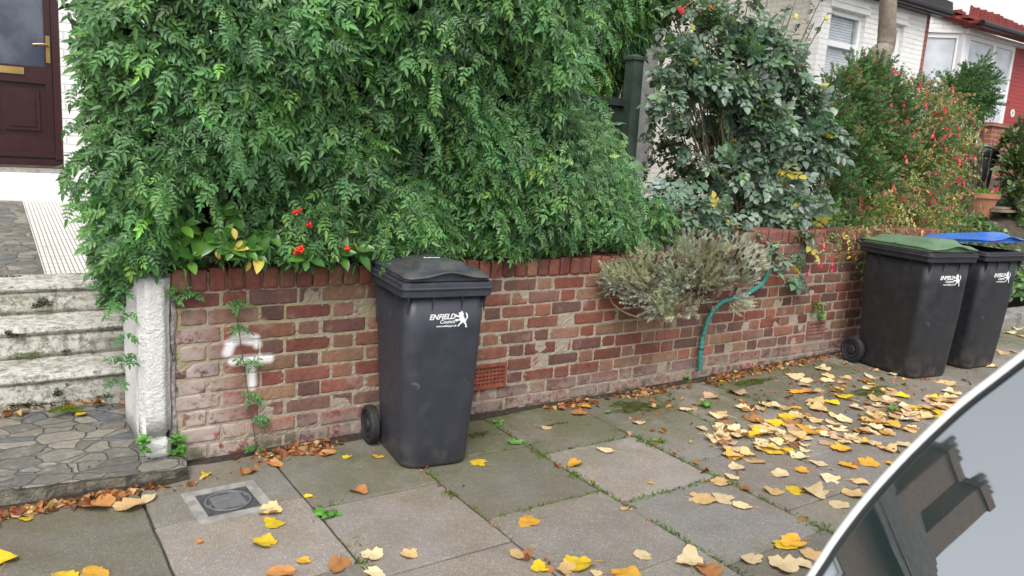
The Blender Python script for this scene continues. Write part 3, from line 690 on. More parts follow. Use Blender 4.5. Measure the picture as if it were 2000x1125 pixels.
def wallbox(name, x0, x1, y0, y1, z0, z1, holes, mat, parent, yfront=True):
    """front wall facing -y with rectangular openings"""
    xs = sorted({x0, x1, *[h[0] for h in holes], *[h[1] for h in holes]}); zs = sorted({z0, z1, *[h[2] for h in holes], *[h[3] for h in holes]})
    bm = bmesh.new()
    inh = lambda a, b: any(h[0] < a < h[1] and h[2] < b < h[3] for h in holes)
    for i in range(len(xs)-1):
        for j in range(len(zs)-1):
            if not inh((xs[i]+xs[i+1])/2, (zs[j]+zs[j+1])/2):
                v = [bm.verts.new(p) for p in ((xs[i], y0, zs[j]), (xs[i+1], y0, zs[j]), (xs[i+1], y0, zs[j+1]), (xs[i], y0, zs[j+1]))]; bm.faces.new(v)
                v = [bm.verts.new((q.co.x, y1, q.co.z)) for q in v]; bm.faces.new(v[::-1])
    for h in holes:
        for (a, b) in (((h[0], h[2]), (h[1], h[2])), ((h[1], h[2]), (h[1], h[3])), ((h[1], h[3]), (h[0], h[3])), ((h[0], h[3]), (h[0], h[2]))):
            bm.faces.new([bm.verts.new(p) for p in ((a[0], y0, a[1]), (a[0], y1, a[1]), (b[0], y1, b[1]), (b[0], y0, b[1]))])
    for (a, b) in (((x0, z0), (x0, z1)), ((x1, z1), (x1, z0)), ((x0, z1), (x1, z1))):
        bm.faces.new([bm.verts.new(p) for p in ((a[0], y0, a[1]), (b[0], y0, b[1]), (b[0], y1, b[1]), (a[0], y1, a[1]))])
    bmesh.ops.remove_doubles(bm, verts=bm.verts, dist=.0001)
    return frombm(name, bm, mat, parent)
def gable_roof(x0, x1, y0, y1, ze, zr, mat, parent, name='roof'):
    bm = bmesh.new(); ym = (y0+y1)/2
    prism(bm, [(x0, y0-.3, ze-.15), (x0, ym, zr), (x0, ym, zr-.14), (x0, y0-.3, ze-.29)], (x1-x0, 0, 0)); prism(bm, [(x0, ym, zr), (x0, y1+.3, ze-.15), (x0, y1+.3, ze-.29), (x0, ym, zr-.14)], (x1-x0, 0, 0))
    r = frombm(name, bm, mat, parent)
    bm = bmesh.new(); n = int((zr-ze)/.16)      # rows of tiles
    for i in range(n*1):
        t = i/n; y = y0-.3+(ym-y0+.3)*t; z = ze-.15+(zr-ze+.15)*t; bx(bm, x0+.01, x1-.01, y-.02, y+.12, z-.01, z+.035)
    frombm('tile_rows', bm, mat, r); return r
def chimney(parent, x, y, z0, z1, mat=None):
    bm = bmesh.new(); bx(bm, x-.45, x+.45, y-.3, y+.3, z0, z1-.2); bx(bm, x-.5, x+.5, y-.35, y+.35, z1-.2, z1)
    c = frombm('chimney', bm, mat or MREDB, parent, bev=.01)
    for k in range(4):
        bm = bmesh.new(); tube(bm, [(x-.33+.22*k, y, z1), (x-.33+.22*k, y, z1+.12), (x-.33+.22*k, y, z1+.38)], [.09, .10, .075], 12); frombm('chimney_pot', bm, MSLATE, c)

MUPB = mat_brickface('brown_brick', (.13, .07, .05), (.10, .055, .045), (.14, .12, .10))
# ---- house 1, white painted brick with the maroon door
h1 = thing('terraced_house', 'white painted brick house with the maroon front door at the top left', 'house', (1.5, 4.6, .78))
H1 = []
H1.append(wallbox('wall', -13, 6.2, 4.6, 4.85, .5, 3.6, [(-.42, .645, 1.06, 3.3), (1.6, 4.2, 1.9, 3.3)], MWHITE, h1)); H1.append(wallbox('upper_wall', -13, 6.2, 4.58, 4.85, 3.601, 6.7, [(-.6, .5, 4.4, 5.6), (1.8, 4.0, 4.4, 5.6), (-8.6, -6.6, 4.4, 5.6), (-11.9, -10.2, 4.4, 5.6)], MUPB, h1))
H1.append(box('side_wall', -13, 6.2, 9.9, 10.2, .5, 6.7, MWHITE, h1))
H1.append(box('plinth', .66, 6.2, 4.52, 4.599, .5, 1.06, MRENDER, h1, bev=.01)); H1.append(box('doorstep', -1.0, .66, 4.40, 4.70, .5, 1.02, MRENDER, h1, bev=.012))
H1.append(box('threshold', -.6, .65, 4.45, 4.68, 1.0205, 1.055, MCONC, h1, bev=.006))
H1.append(box('sill_strip', -.45, .66, 4.60, 4.72, 1.0555, 1.075, MBARK, h1))
door = bmesh.new(); bx(door, -.42, .645, 4.655, 4.70, 1.076, 1.13); bx(door, .585, .645, 4.64, 4.70, 1.13, 3.3); bx(door, -.42, -.36, 4.64, 4.70, 1.13, 3.3); bx(door, -.36, .585, 4.64, 4.70, 3.24, 3.3)
dfr = frombm('door_frame', door, MDOOR, h1, bev=.006); H1.append(dfr)
bm = bmesh.new(); yl = 4.668
bx(bm, -.355, .58, yl, yl+.045, 1.135, 1.33); bx(bm, -.355, .58, yl-.0005, yl+.045, 1.79, 1.935); bx(bm, .528, .58, yl-.001, yl+.044, 1.33, 3.23); bx(bm, -.355, -.30, yl-.001, yl+.044, 1.33, 3.23); bx(bm, .10, .16, yl-.0012, yl+.043, 1.33, 1.79)
for (a, b) in ((.16, .528), (-.30, .10)):
    bx(bm, a, b, yl+.026, yl+.04, 1.33, 1.79)
    for (e, d) in ((.050, .008), (.062, .016), (.085, -.002)): bx(bm, a+e, b-e, yl+d, yl+.03, 1.33+e, 1.79-e)
bx(bm, -.355, .60, yl-.02, yl+.02, 1.15, 1.19)
d = frombm('door', bm, MDOOR, h1, bev=.004); H1.append(d)
MDG = NT('door_glass', .12); MDG.base(MDG.mix(MDG.ramp(MDG.noise(3, 4), .35, .65), (.045, .055, .085), (.11, .125, .16))); MDG.bump(MDG.noise(160, 3), .001); MDG.b.inputs['Specular IOR Level'].default_value = .7
box('pane', -.30, .528, yl+.018, yl+.028, 1.935, 3.2, MDG.m, d)
bm = bmesh.new(); bx(bm, .05, .37, yl-.012, yl, 1.858, 1.916); bx(bm, .07, .35, yl-.016, yl-.012, 1.872, 1.902); frombm('letter_plate', bm, MGOLD, d, bev=.003)
bm = bmesh.new(); bx(bm, .540, .572, yl-.010, yl, 1.975, 2.205); tube(bm, [(.556, yl-.01, 2.12), (.556, yl-.055, 2.12)], .011, 10); tube(bm, spline([(.556, yl-.055, 2.12), (.52, yl-.06, 2.125), (.44, yl-.055, 2.115)], 4), .010, 8); disc(bm, (.556, yl-.011, 2.02), (0, -1, 0), .008, .004); frombm('handle', bm, MGOLD, d, bev=.002)
bm = bmesh.new(); tube(bm, [(.838, 4.6, 2.24), (.838, 4.56, 2.24), (.838, 4.53, 2.24)], [.075, .075, .06], 20); H1.append(frombm('wall_vent', bm, simple('grey_green_metal', (.15, .19, .16), .5), h1))
H1.append(window(h1, 1.6, 4.2, 4.62, 1.9, 3.3, mull=(2.5, 3.3), trans=2.95)); H1.append(window(h1, -.6, .5, 4.62, 4.4, 5.6, trans=5.2)); H1.append(window(h1, 1.8, 4.0, 4.62, 4.4, 5.6, mull=(2.9,), trans=5.2))
H1.append(window(h1, -8.6, -6.6, 4.62, 4.4, 5.6, mull=(-7.6,))); H1.append(window(h1, -11.9, -10.2, 4.62, 4.4, 5.6, mull=(-11,)))
H1.append(gable_roof(-13, 6.2, 4.6, 10.2, 6.7, 9.9, MSLATE, h1)); chimney(H1[-1], -1.4, 6.7, 7.3, 9.4); chimney(H1[-1], -9.3, 5.6, 6.8, 9.3, MUPB); chimney(H1[-1], -12.4, 6.8, 7.6, 10.9, MUPB); chimney(H1[-1], 5.7, 6.7, 7.3, 9.4)
for o in H1: rel(o, (1.5, 4.6, .78))

# ---- house 2, white with projecting bay and black gutter
h2 = thing('terraced_house', 'white brick house with black gutter behind the bare tree trunk', 'house', (11.5, 4, .9)); H2 = []
bz0, bz1 = .9, 4.12
H2.append(wallbox('bay_wall', 10.23, 13.03, 3.8, 4.0, bz0, bz1, [(10.46, 11.34, 2.35, 3.84), (11.78, 12.42, 2.35, 3.84)], MWHITE, h2))
H2.append(box('bay_side', 10.235, 10.43, 4.001, 6.6, bz0, bz1+.6, MWHITEF, h2)); H2.append(box('bay_side', 12.8, 13.02, 4.001, 4.9, bz0, bz1, MWHITEF, h2))
for (a, b) in ((10.40, 11.40), (11.72, 12.48)):
    bm = bmesh.new(); bx(bm, a, b, 3.775, 3.83, 3.85, 3.93); bx(bm, a+.08, b-.08, 3.76, 3.83, 3.9299, 3.99)
    H2.append(box('sill', a-.02, b+.02, 3.74, 3.83, 2.28, 2.348, MRENDER, h2, bev=.01))
    H2.append(frombm('window_surround', bm, MRENDER, h2, bev=.01))
H2.append(window(h2, 10.46, 11.34, 3.87, 2.35, 3.84, fr=.07, trans=3.36, blind=True)); H2.append(window(h2, 11.78, 12.42, 3.87, 2.35, 3.84, fr=.07, trans=3.36, blind=True))
H2.append(box('room_back', 10.46, 12.8, 4.6, 4.65, bz0, bz1, simple('dim_room', (.16, .16, .17), .9), h2))
bm = bmesh.new(); tube(bm, [(10.0, 3.60, 4.16), (13.35, 3.60, 4.16)], .065, 10); bx(bm, 10.0, 13.3, 3.55, 3.80, 4.16, 4.30); bx(bm, 10.05, 13.25, 3.64, 3.798, 4.09, 4.159); H2.append(frombm('gutter', bm, MBLACK, h2))
bm = bmesh.new(); prism(bm, [(10.0, 3.55, 4.31), (10.0, 4.9, 5.0), (10.0, 4.9, 4.7), (10.0, 3.8, 4.2)], (3.3, 0, 0)); H2.append(frombm('bay_roof', bm, MSLATE, h2))
H2.append(wallbox('wall', 6.2, 13.19, 4.901, 5.1, .6, 6.6, [(7.2, 8.2, 1.2, 3.4), (8.6, 9.9, 4.6, 5.9), (10.6, 12.6, 4.9, 6.0)], MWHITEF, h2))
H2.append(window(h2, 8.6, 9.9, 4.92, 4.6, 5.9, trans=5.5)); H2.append(window(h2, 10.6, 12.6, 4.92, 4.9, 6.0, mull=(11.6,)))
H2.append(box('front_door', 7.2, 8.2, 4.97, 5.02, 1.2, 3.4, simple('grey_door', (.20, .20, .19), .5), h2, bev=.01))
H2.append(box('party_strip', 13.05, 13.24, 3.86, 4.9, .9, 4.6, MREDB, h2))
H2.append(gable_roof(6.2, 13.2, 4.9, 10.3, 6.6, 8.9, MSLATE, h2)); chimney(H2[-1], 12.6, 6.9, 8.0, 9.9)
for o in H2: rel(o, (11.5, 4, .9))

# ---- house 3, bay with big windows, red roof and red painted pier
h3 = thing('terraced_house', 'house with red tiled bay roof and red painted pier at the top right', 'house', (15, 4, 1.3)); H3 = []
c0 = (13.55, 4.75); c1 = (14.40, 3.86)
H3.append(box('bay_wall', 14.36, 16.30, 3.80, 4.1, 1.2, 2.45, MRENDER, h3, bev=.01))
bm = bmesh.new(); prism(bm, [(13.27, 4.9, 1.2), (14.34, 3.84, 1.2), (14.34, 4.9, 1.2)], (0, 0, 1.22)); H3.append(frombm('bay_base', bm, MRENDER, h3))
H3.append(window(h3, 14.46, 16.22, 3.80, 2.45, 3.98, fr=.075, trans=3.14, mull=(15.42,)))
bm = bmesh.new(); bx(bm, 14.30, 14.459, 3.80, 3.93, 2.43, 4.0); H3.append(frombm('corner_post', bm, MUPVC, h3, bev=.01))
fx = Vector((14.33-13.30, 3.86-4.88, 0)); L = fx.length; f = window(h3, 0, L, 0, 2.45, 3.98, fr=.075); f['_rot'] = 1; f.rotation_euler = (0, 0, math.atan2(fx.y, fx.x)); 
H3.append(box('bay_fascia', 14.3, 16.5, 3.74, 4.0, 3.985, 4.06, MUPVC, h3, bev=.008))
bm = bmesh.new(); prism(bm, [(13.26, 4.88, 3.985), (14.33, 3.80, 3.985), (14.45, 3.86, 3.985), (14.0, 4.9, 3.985)], (0, 0, .62)); H3.append(frombm('boarding', bm, MWHITE, h3))
bm = bmesh.new()
for i in range(9):
    t = i/9; y = 3.52+1.4*t; z = 4.12+.74*t; xl = 14.2-.95*t; bx(bm, xl, 17.6, y, y+.20, z, z+.05)
    for k in range(int((17.6-xl)/.28)): bx(bm, xl+.28*k+.11, xl+.28*k+.17, y-.004, y+.2, z+.02, z+.072)
prism(bm, [(14.25, 3.6, 4.10), (13.30, 4.92, 4.84), (13.30, 4.92, 4.62), (14.25, 3.7, 4.06)], (3.3, 0, 0)); H3.append(frombm('bay_roof', bm, MROOF, h3, bev=.008, seg=1))
bm = bmesh.new(); tube(bm, [(14.15, 3.47, 4.10), (17.6, 3.47, 4.10)], .06, 10); H3.append(frombm('gutter', bm, MBLACK, h3))
H3.append(box('red_pier', 16.31, 17.25, 3.84, 4.3, 1.2, 4.05, MREDP, h3, bev=.008))
bm = bmesh.new(); disc(bm, (16.62, 3.84, 2.80), (0, -1, 0), .075, .012, 20); pl = frombm('house_number', bm, MUPVC, h3); H3.append(pl)
H3.append(wallbox('wall', 13.25, 20, 4.90, 5.1, .6, 7.0, [(14.2, 16.6, 5.35, 6.5)], MRENDER, h3)); H3.append(window(h3, 14.2, 16.6, 4.92, 5.35, 6.5, mull=(15.4,)))
H3.append(gable_roof(13.25, 20, 4.9, 10.3, 7.0, 9.3, MROOF, h3)); chimney(H3[-1], 18.9, 6.9, 8.2, 10.2)
for o in H3: rel(o, (15, 4, 1.3))
f.location = (13.30-15, 4.88-4, -1.3)

# lettering as meshes
def text(name, body, size, mat, parent, shear=0, bold=0, ext=.0004):
    cu = bpy.data.curves.new(name, 'FONT'); cu.body = body; cu.size = size; cu.shear = shear; cu.offset = bold; cu.extrude = ext; cu.resolution_u = 3
    o = bpy.data.objects.new(name, cu); COL.objects.link(o); dg = bpy.context.evaluated_depsgraph_get(); me = bpy.data.meshes.new_from_object(o.evaluated_get(dg)); bpy.data.objects.remove(o)
    me.materials.clear(); return link(name, me, mat, parent)
nn = text('numeral', '9', .10, MBLACK, pl, bold=.003); nn.rotation_euler = (R(90), 0, 0); nn.location = (16.59, 3.826, 2.765)

# low red brick wall and pier further back
gw = thing('garden_wall', 'low red brick wall in front of the bay window at far right', 'wall', (16, 2.9, 1.1))
a = box('brickwork', 13.9, 19.5, 2.9, 3.1, 1.0, 2.38, MREDB, gw); rel(a, (16, 2.9, 1.1)); a = box('coping', 13.85, 19.55, 2.87, 3.13, 2.3805, 2.44, MREDB, gw, bev=.008); rel(a, (16, 2.9, 1.1))

# ---- fence with leaning post
fl = (4.15, .95, .8)
fen = thing('garden_fence', 'dark green timber fence panel with a leaning post beside the jasmine', 'fence', fl)
pb = W(1225, 300, .95); pt = W(1240, 118, .95)
bm = bmesh.new(); hw = .048
ax = Vector(pt)-Vector(pb); base_ = Vector(pb)-ax*1.4
for z_ in (0,):
    v = []
    for q, s in ((base_, 1), (Vector(pt), 1)):
        for dx, dy in ((-hw, -hw), (hw, -hw), (hw, hw), (-hw, hw)): v.append(bm.verts.new((q.x+dx, q.y+dy, q.z)))
    for f_ in ((0, 3, 2, 1), (4, 5, 6, 7), (0, 1, 5, 4), (1, 2, 6, 5), (2, 3, 7, 6), (3, 0, 4, 7)): bm.faces.new([v[i] for i in f_])
post = frombm('post', bm, MFENCE, fen, bev=.005); rel(post, fl)
bm = bmesh.new(); q = pt; h2_ = hw+.012
v = [bm.verts.new((q[0]+dx*h2_, q[1]+dy*h2_, q[2]+.001)) for dx, dy in ((-1, -1), (1, -1), (1, 1), (-1, 1))]+[bm.verts.new((q[0]+dx*h2_, q[1]+dy*h2_, q[2]+.022)) for dx, dy in ((-1, -1), (1, -1), (1, 1), (-1, 1))]+[bm.verts.new((q[0]+dx*.02, q[1]+dy*.02, q[2]+.042)) for dx, dy in ((-1, -1), (1, -1), (1, 1), (-1, 1))]
for f_ in ((0, 3, 2, 1), (0, 1, 5, 4), (1, 2, 6, 5), (2, 3, 7, 6), (3, 0, 4, 7), (4, 5, 9, 8), (5, 6, 10, 9), (6, 7, 11, 10), (7, 4, 8, 11), (8, 9, 10, 11)): bm.faces.new([v[i] for i in f_])
a = frombm('post_cap', bm, MFENCE, post)
ztop = W(1190, 190, 1.0)[2]; xr = W(1222, 230, 1.0)[0]
bm = bmesh.new(); z = ztop-.05
for k in range(12):
    zz = z-.125*k; wob = rnd.uniform(-.006, .006)
    prism(bm, [(xr, 1.0-.012, zz-.15+wob), (xr, 1.0-.002, zz), (xr, 1.012, zz), (xr, 1.0, zz-.15)], (-2.2, 0, rnd.uniform(-.015, .015)))
a = frombm('slat_panel', bm, MFENCED, fen); rel(a, fl)
a = box('top_rail', xr-2.2, xr, .965, 1.035, ztop-.055, ztop, MFENCED, fen, bev=.004); rel(a, fl)
a = box('end_rail', xr-.045, xr-.001, .96, 1.04, .8, ztop-.056, MFENCED, fen, bev=.004); rel(a, fl)

# ================================================================== WHEELIE BINS
def lion(parent, s, M_):
    """small rampant beast emblem as a flat cut-out"""
    P = [(.50, 1.0), (.56, .95), (.60, .96), (.60, .88), (.66, .82), (.64, .70), (.70, .60), (.74, .50), (.80, .52), (.86, .60), (.82, .70), (.78, .80), (.80, .92), (.86, .84), (.92, .74), (.94, .62), (.90, .50), (.82, .44), (.84, .36), (.80, .28), (.86, .20), (.88, .08), (.92, .0), (.78, .0), (.80, .10), (.74, .20), (.66, .28), (.58, .30), (.54, .22), (.44, .18), (.40, .10), (.34, .06), (.26, .10), (.34, .14), (.36, .22), (.46, .27), (.46, .36), (.42, .44), (.34, .40), (.26, .40), (.20, .34), (.18, .42), (.10, .42), (.18, .48), (.12, .54), (.22, .52), (.32, .50), (.40, .54), (.40, .60), (.30, .62), (.20, .66), (.12, .62), (.12, .68), (.02, .70), (.10, .74), (.04, .82), (.14, .78), (.18, .82), (.24, .74), (.36, .72), (.38, .80), (.30, .84), (.36, .90), (.46, .92)]
    bm = bmesh.new(); f = bm.faces.new([bm.verts.new((x*s, y*s, 0)) for x, y in P]); r = bmesh.ops.extrude_face_region(bm, geom=[f])
    for v in r['geom']:
        if isinstance(v, bmesh.types.BMVert): v.co.z += .0006
    bmesh.ops.triangulate(bm, faces=bm.faces); o = frombm('emblem', bm, MPRINT, parent); o.matrix_local = M_; return o
def make_bin(name, label, loc, rz, w, d, hr, wb, db, mbody, mlid, lidang=0., group=None, word=None, printed=True, big=False, prw=.5):
    """origin: ground under the middle of the front rim; +y towards the back"""
    t = thing(name, label, 'wheelie bin', loc, rz, group)
    bm = bmesh.new(); rings = []; o = (d-db)*.42; rim = .075*hr
    for k, s in enumerate((0, .012, .03, .10, .3, .55, .8, 1.0)):
        z = [.0, .012, .03][k] if k < 3 else .03+(hr-rim-.03)*s
        q = max(0, (z-.03)/(hr-rim)); inn = (.020, .006, 0)[k] if k < 3 else 0
        ww = wb+(w-.05-wb)*q-2*inn; dd = db+(d-.05-db)*q-2*inn; y0 = o*(1-q)+.024*q+inn; b = .006*math.sin(q*3.14)
        rings.append([(x*(1+b/ww*2), y0+dd/2+y*(1+b/dd*2), z) for x, y in rrect(ww, dd, .075*hr*(1.1-.35*q), 6)])
    loft(bm, rings); body = frombm('body', bm, mbody, t, smooth=False)
    m = body.data
    for p in m.polygons: p.use_smooth = len(p.vertices) == 4
    # rim: stepped overhanging collar
    bm = bmesh.new(); R0 = .035*hr
    def ring(ww, dd, z, r): return [(x, d/2+y, z) for x, y in rrect(ww, dd, r, 4)]
    loft(bm, [ring(w-.055, d-.055, hr-rim-.004, R0), ring(w-.012, d-.012, hr-rim, R0), ring(w-.004, d-.004, hr-rim+.004, R0), ring(w-.004, d-.004, hr-rim*.50, R0), ring(w+.010, d+.010, hr-rim*.46, R0), ring(w+.012, d+.012, hr-rim*.40, R0), ring(w+.002, d+.002, hr-rim*.32, R0), ring(w-.002, d-.002, hr-.006, R0), ring(w-.014, d-.014, hr, R0), ring(w-.07, d-.07, hr, R0), ring(w-.08, d-.08, hr-rim, R0)], True, False)
    rm = frombm('rim', bm, mbody, t, bev=0); 
    for u in (-.42, -.16, .16, .42):      # stiffening webs under the rim
        bm = bmesh.new(); yb = .026; prism(bm, [(u*w-.0025, yb, hr-rim-.075), (u*w-.0025, yb-.018, hr-rim), (u*w-.0025, yb+.02, hr-rim)], (.005, 0, 0)); frombm('web', bm, mbody, rm)
    for s in (-1, 1):
        for v_ in (.25, .7):
            bm = bmesh.new(); xx = s*(w/2-.024); prism(bm, [(xx, d*v_, hr-rim-.06), (xx+s*.018, d*v_, hr-rim), (xx-s*.02, d*v_, hr-rim)], (0, .005, 0)); frombm('web', bm, mbody, rm)
    # recessed side ribs
    for s in (-1, 1):
        for v_ in (.62, .80):
            bm = bmesh.new(); zt, zb = hr-rim-.02, hr-rim-.20; q1, q0 = zt/(hr-rim), zb/(hr-rim)
            f_ = lambda q: (wb+(w-.05-wb)*q)/2
            prism(bm, [(s*(f_(q0)+.001), d*v_, zb), (s*(f_(q1)+.001), d*v_, zt), (s*(f_(q1)+.001), d*v_+.045, zt), (s*(f_(q0)+.001), d*v_+.045, zb)], (s*.005, 0, 0)); frombm('side_rib', bm, mbody, body)
    # wheels and axle
    wr = .098 if not big else .10; yw = o+db-.0; xw = wb/2+.012
    bm = bmesh.new(); tube(bm, [(-xw-.03, yw, wr), (xw+.03, yw, wr)], .011, 10); ax_ = frombm('axle', bm, MRUB, t)
    bm = bmesh.new(); bx(bm, -wb/2+.03, wb/2-.03, yw-.05, yw+.012, wr-.03, wr+.05); frombm('axle_housing', bm, mbody, body, bev=.01)
    for s in (-1, 1):
        bm = bmesh.new(); prof = [(wr*.80, 0), (wr*.96, .004), (wr, .012), (wr, .036), (wr*.96, .046), (wr*.80, .05), (wr*.72, .044), (wr*.70, .036)]
        rr = [[(s*(xw+x), yw+r_*math.cos(a), wr+r_*math.sin(a)) for a in [k*math.pi/14 for k in range(28)]] for r_, x in prof]
        loft(bm, rr, True, True); wh = frombm('wheel', bm, MRUB, t, smooth=False)
        bm = bmesh.new(); rr = [[(s*(xw+x), yw+r_*math.cos(a), wr+r_*math.sin(a)) for a in [k*math.pi/14 for k in range(28)]] for r_, x in ((wr*.69, .030), (wr*.69, .040), (wr*.60, .046), (wr*.50, .040), (wr*.34, .038), (wr*.30, .050), (wr*.12, .052))]
        loft(bm, rr, True, True); frombm('rim_disc', bm, MRUB, wh)
    # rear handle and hinge
    bm = bmesh.new(); tube(bm, spline([(-w/2+.04, d-.01, hr-.02), (-w/2+.05, d+.045, hr+.012), (w/2-.05, d+.045, hr+.012), (w/2-.04, d-.01, hr-.02)], 6), .013, 8); frombm('handle', bm, mbody, t, smooth=True)
    # lid: shaped sheet, hinged at the back
    def lidz(u, v):             # u -1..1 across, v 0 front .. 1 back
        ss = lambda a, b, x: (lambda q: q*q*(3-2*q))(min(max((x-a)/(b-a), 0), 1))
        e = min(1-abs(u), v*1.1, (1-v)*1.2); z = .020+.012*ss(.0, .10, e)
        pw = .62-.14*v; z += .034*ss(0, .16, pw-abs(u)+.05)*ss(.06, .20, v)*(1-.45*v)
        z += .010*(1-u*u)*(1-v)
        return z*hr*1.22
    def frontwave(u): return .013*hr*(math.cos(min(abs(u)/.62, 1)*math.pi)*.5+.5)*1.6-.006
    n, mth = 36, 34; lw, ld = w-.022, d-.012; bm = bmesh.new(); top = []; bot = []
    for i in range(n+1):
        rt = []; rb = []
        for j in range(mth+1):
            u = -1+2*i/n; v = j/mth; x = u*lw/2; cr = .04; y = .010+ld*v
            # rounded front corners
            k = max(0, abs(u)-(1-2*cr/lw)); y += (cr-math.sqrt(max(0, cr*cr-(k*lw/2)**2))) if v < .5 and k > 0 else 0
            z = lidz(u, v); fr = max(0, 1-v/.09); z += frontwave(u)*fr; y -= .020*fr*(1 if abs(u) < .93 else .6)
            rt.append(bm.verts.new((x, y, z))); rb.append(bm.verts.new((x*.995, y+.002, z-.006)))
        top.append(rt); bot.append(rb)
    for i in range(n):
        for j in range(mth):
            bm.faces.new((top[i][j], top[i+1][j], top[i+1][j+1], top[i][j+1])); bm.faces.new((bot[i][j], bot[i][j+1], bot[i+1][j+1], bot[i+1][j]))
        bm.faces.new((top[i][0], bot[i][0], bot[i+1][0], top[i+1][0])); bm.faces.new((top[i][-1], top[i+1][-1], bot[i+1][-1], bot[i][-1]))
    for j in range(mth):
        bm.faces.new((top[0][j], top[0][j+1], bot[0][j+1], bot[0][j])); bm.faces.new((top[-1][j], bot[-1][j], bot[-1][j+1], top[-1][j+1]))
    lid = frombm('lid', bm, mlid, t, smooth=True); lid.data.shade_smooth()
    pv = Vector((0, d-.02, hr+.004)); 
    lm = Matrix.Translation(pv) @ Matrix.Rotation(-lidang, 4, 'X') @ Matrix.Translation(-Vector((0, d-.02, 0)))
    lid.matrix_local = lm
    bm = bmesh.new()            # skirt under the lid
    loft(bm, [[(x, d/2+y, z) for x, y in rrect(w-.030-i_, d-.036-i_, .035, 4)] for z, i_ in ((.0, 0), (.014, .0), (.020, .006), (.020, .03), (.0, .03))], False, False)
    frombm('lid_skirt', bm, mlid, lid)
    bm = bmesh.new(); loft(bm, [[(x*1.0, .030+y*.5, z) for x, y in rrect(w*.5, .03, .008, 3)] for z in (.012, .030*hr+.012)]); frombm('catch_panel', bm, mlid, lid)
    bm = bmesh.new(); tube(bm, [(-w*.36, d-.012, .012), (w*.36, d-.012, .012)], .012, 8); frombm('hinge', bm, mbody, lid)
    if word:
        tx = text('lid_lettering', word, .030, MPRINT, lid, bold=.0006); tx.location = (-.045, d*.44, lidz(0, .44)+.0045); tx.rotation_euler = (R(3), 0, 0)
    if printed:
        # front face slope
        z0_, z1_ = .3*hr, hr-rim; q0, q1 = (z0_-.03)/(hr-rim), (z1_-.03)/(hr-rim)
        yf = lambda z: (lambda q: o*(1-q)+.024*q-.006*math.sin(q*3.14))((z-.03)/(hr-rim))
        zc = hr*(.755 if big else .775); slope = math.atan2(yf(zc+.05)-yf(zc-.05), .1)
        Mf = Matrix.Translation((0, yf(zc)-.0022, zc)) @ Matrix.Rotation(R(90)+(-slope), 4, 'X')
        s = prw
        def put(o_, x, y): o_.matrix_local = Mf @ Matrix.Translation((x*s, y*s, 0))
        a = text('council_lettering', 'ENFIELD', .034*s, MPRINT, body, shear=.28, bold=.0011*s); put(a, -.085, .030)
        a = text('council_lettering', 'Council', .024*s, MPRINT, body, shear=.25, bold=.0004*s); put(a, -.033, .010)
        a = text('council_lettering', 'www.enfield.gov.uk', .0125*s, MPRINT, body, shear=.1, bold=.0003*s); put(a, -.049, -.006)
        lion(body, .078*s, Mf @ Matrix.Translation((.033*s, -.012*s, 0)))
    return t
make_bin('wheelie_bin', 'dark grey wheelie bin with grey lid standing alone against the brick wall', (1.722, -.566, 0), R(-6.5), .445, .49, .895, .335, .40, MBIN, MLID1, word='Refuse', prw=1.0)
GB = 'pair of large black wheelie bins by the wall end'
make_bin('wheelie_bin', 'black wheelie bin with a green lid at the end of the wall', (5.694, -.805, gz(5.7)), R(-9.5), .515, .62, .935, .41, .50, MBIN2, MLIDG, group=GB, big=True, prw=1.15)
make_bin('wheelie_bin', 'black wheelie bin with a blue lid propped slightly open, rightmost', (6.415, -.835, gz(6.4)), R(-5), .52, .63, .925, .41, .50, MBIN2, MLIDB, lidang=R(6.5), group=GB, big=True, prw=1.15)
q = W(1905, 290, 1.9)
make_bin('wheelie_bin', 'black bin with a pale green lid in the garden behind the plant pot', (q[0], 1.75, 1.92-1.02), R(-14), .58, .66, 1.0, .46, .52, MBIN2, simple('pale_green_lid', (.16, .26, .21), .5), big=True, printed=False)
# ================================================================== SMALL THINGS
# hose coming up the wall
hp = [W(1367, 722, -.05), W(1368, 690, -.045), W(1374, 655, -.04), W(1386, 618, -.04), W(1408, 592, -.045), W(1436, 582, -.06), W(1462, 572, -.07), W(1490, 552, -.05), W(1500, 530, .0)]
hz = thing('water_hose', 'teal green water hose rising up the wall into the lavender', 'hose', tuple(hp[0]))
bm = bmesh.new(); tube(bm, spline(hp, 8), .0165, 12); a = frombm('tube', bm, MHOSE, hz, smooth=True); rel(a, hp[0])
bm = bmesh.new(); P_ = spline(hp, 8)
for i in range(2, 40, 2):
    p = P_[i]; t_ = (P_[i+1]-P_[i-1]).normalized(); tube(bm, [p-t_*.0015, p+t_*.0015], .0175, 12)
a = frombm('ribbing', bm, simple('dark_teal', (.02, .14, .12), .5), hz); rel(a, hp[0])
bm = bmesh.new(); tube(bm, spline([p+np.array([.022, .012, 0]) for p in hp[:5]], 8), .0055, 8); a = frombm('cable', bm, MBLACK, hz, smooth=True); rel(a, hp[0])
bm = bmesh.new(); p = Vector(W(1369, 681, -.045)); tube(bm, [p-Vector((0, 0, .003)), p+Vector((0, 0, .003))], .021, 12); a = frombm('cable_tie', bm, MBLACK, hz); rel(a, hp[0])

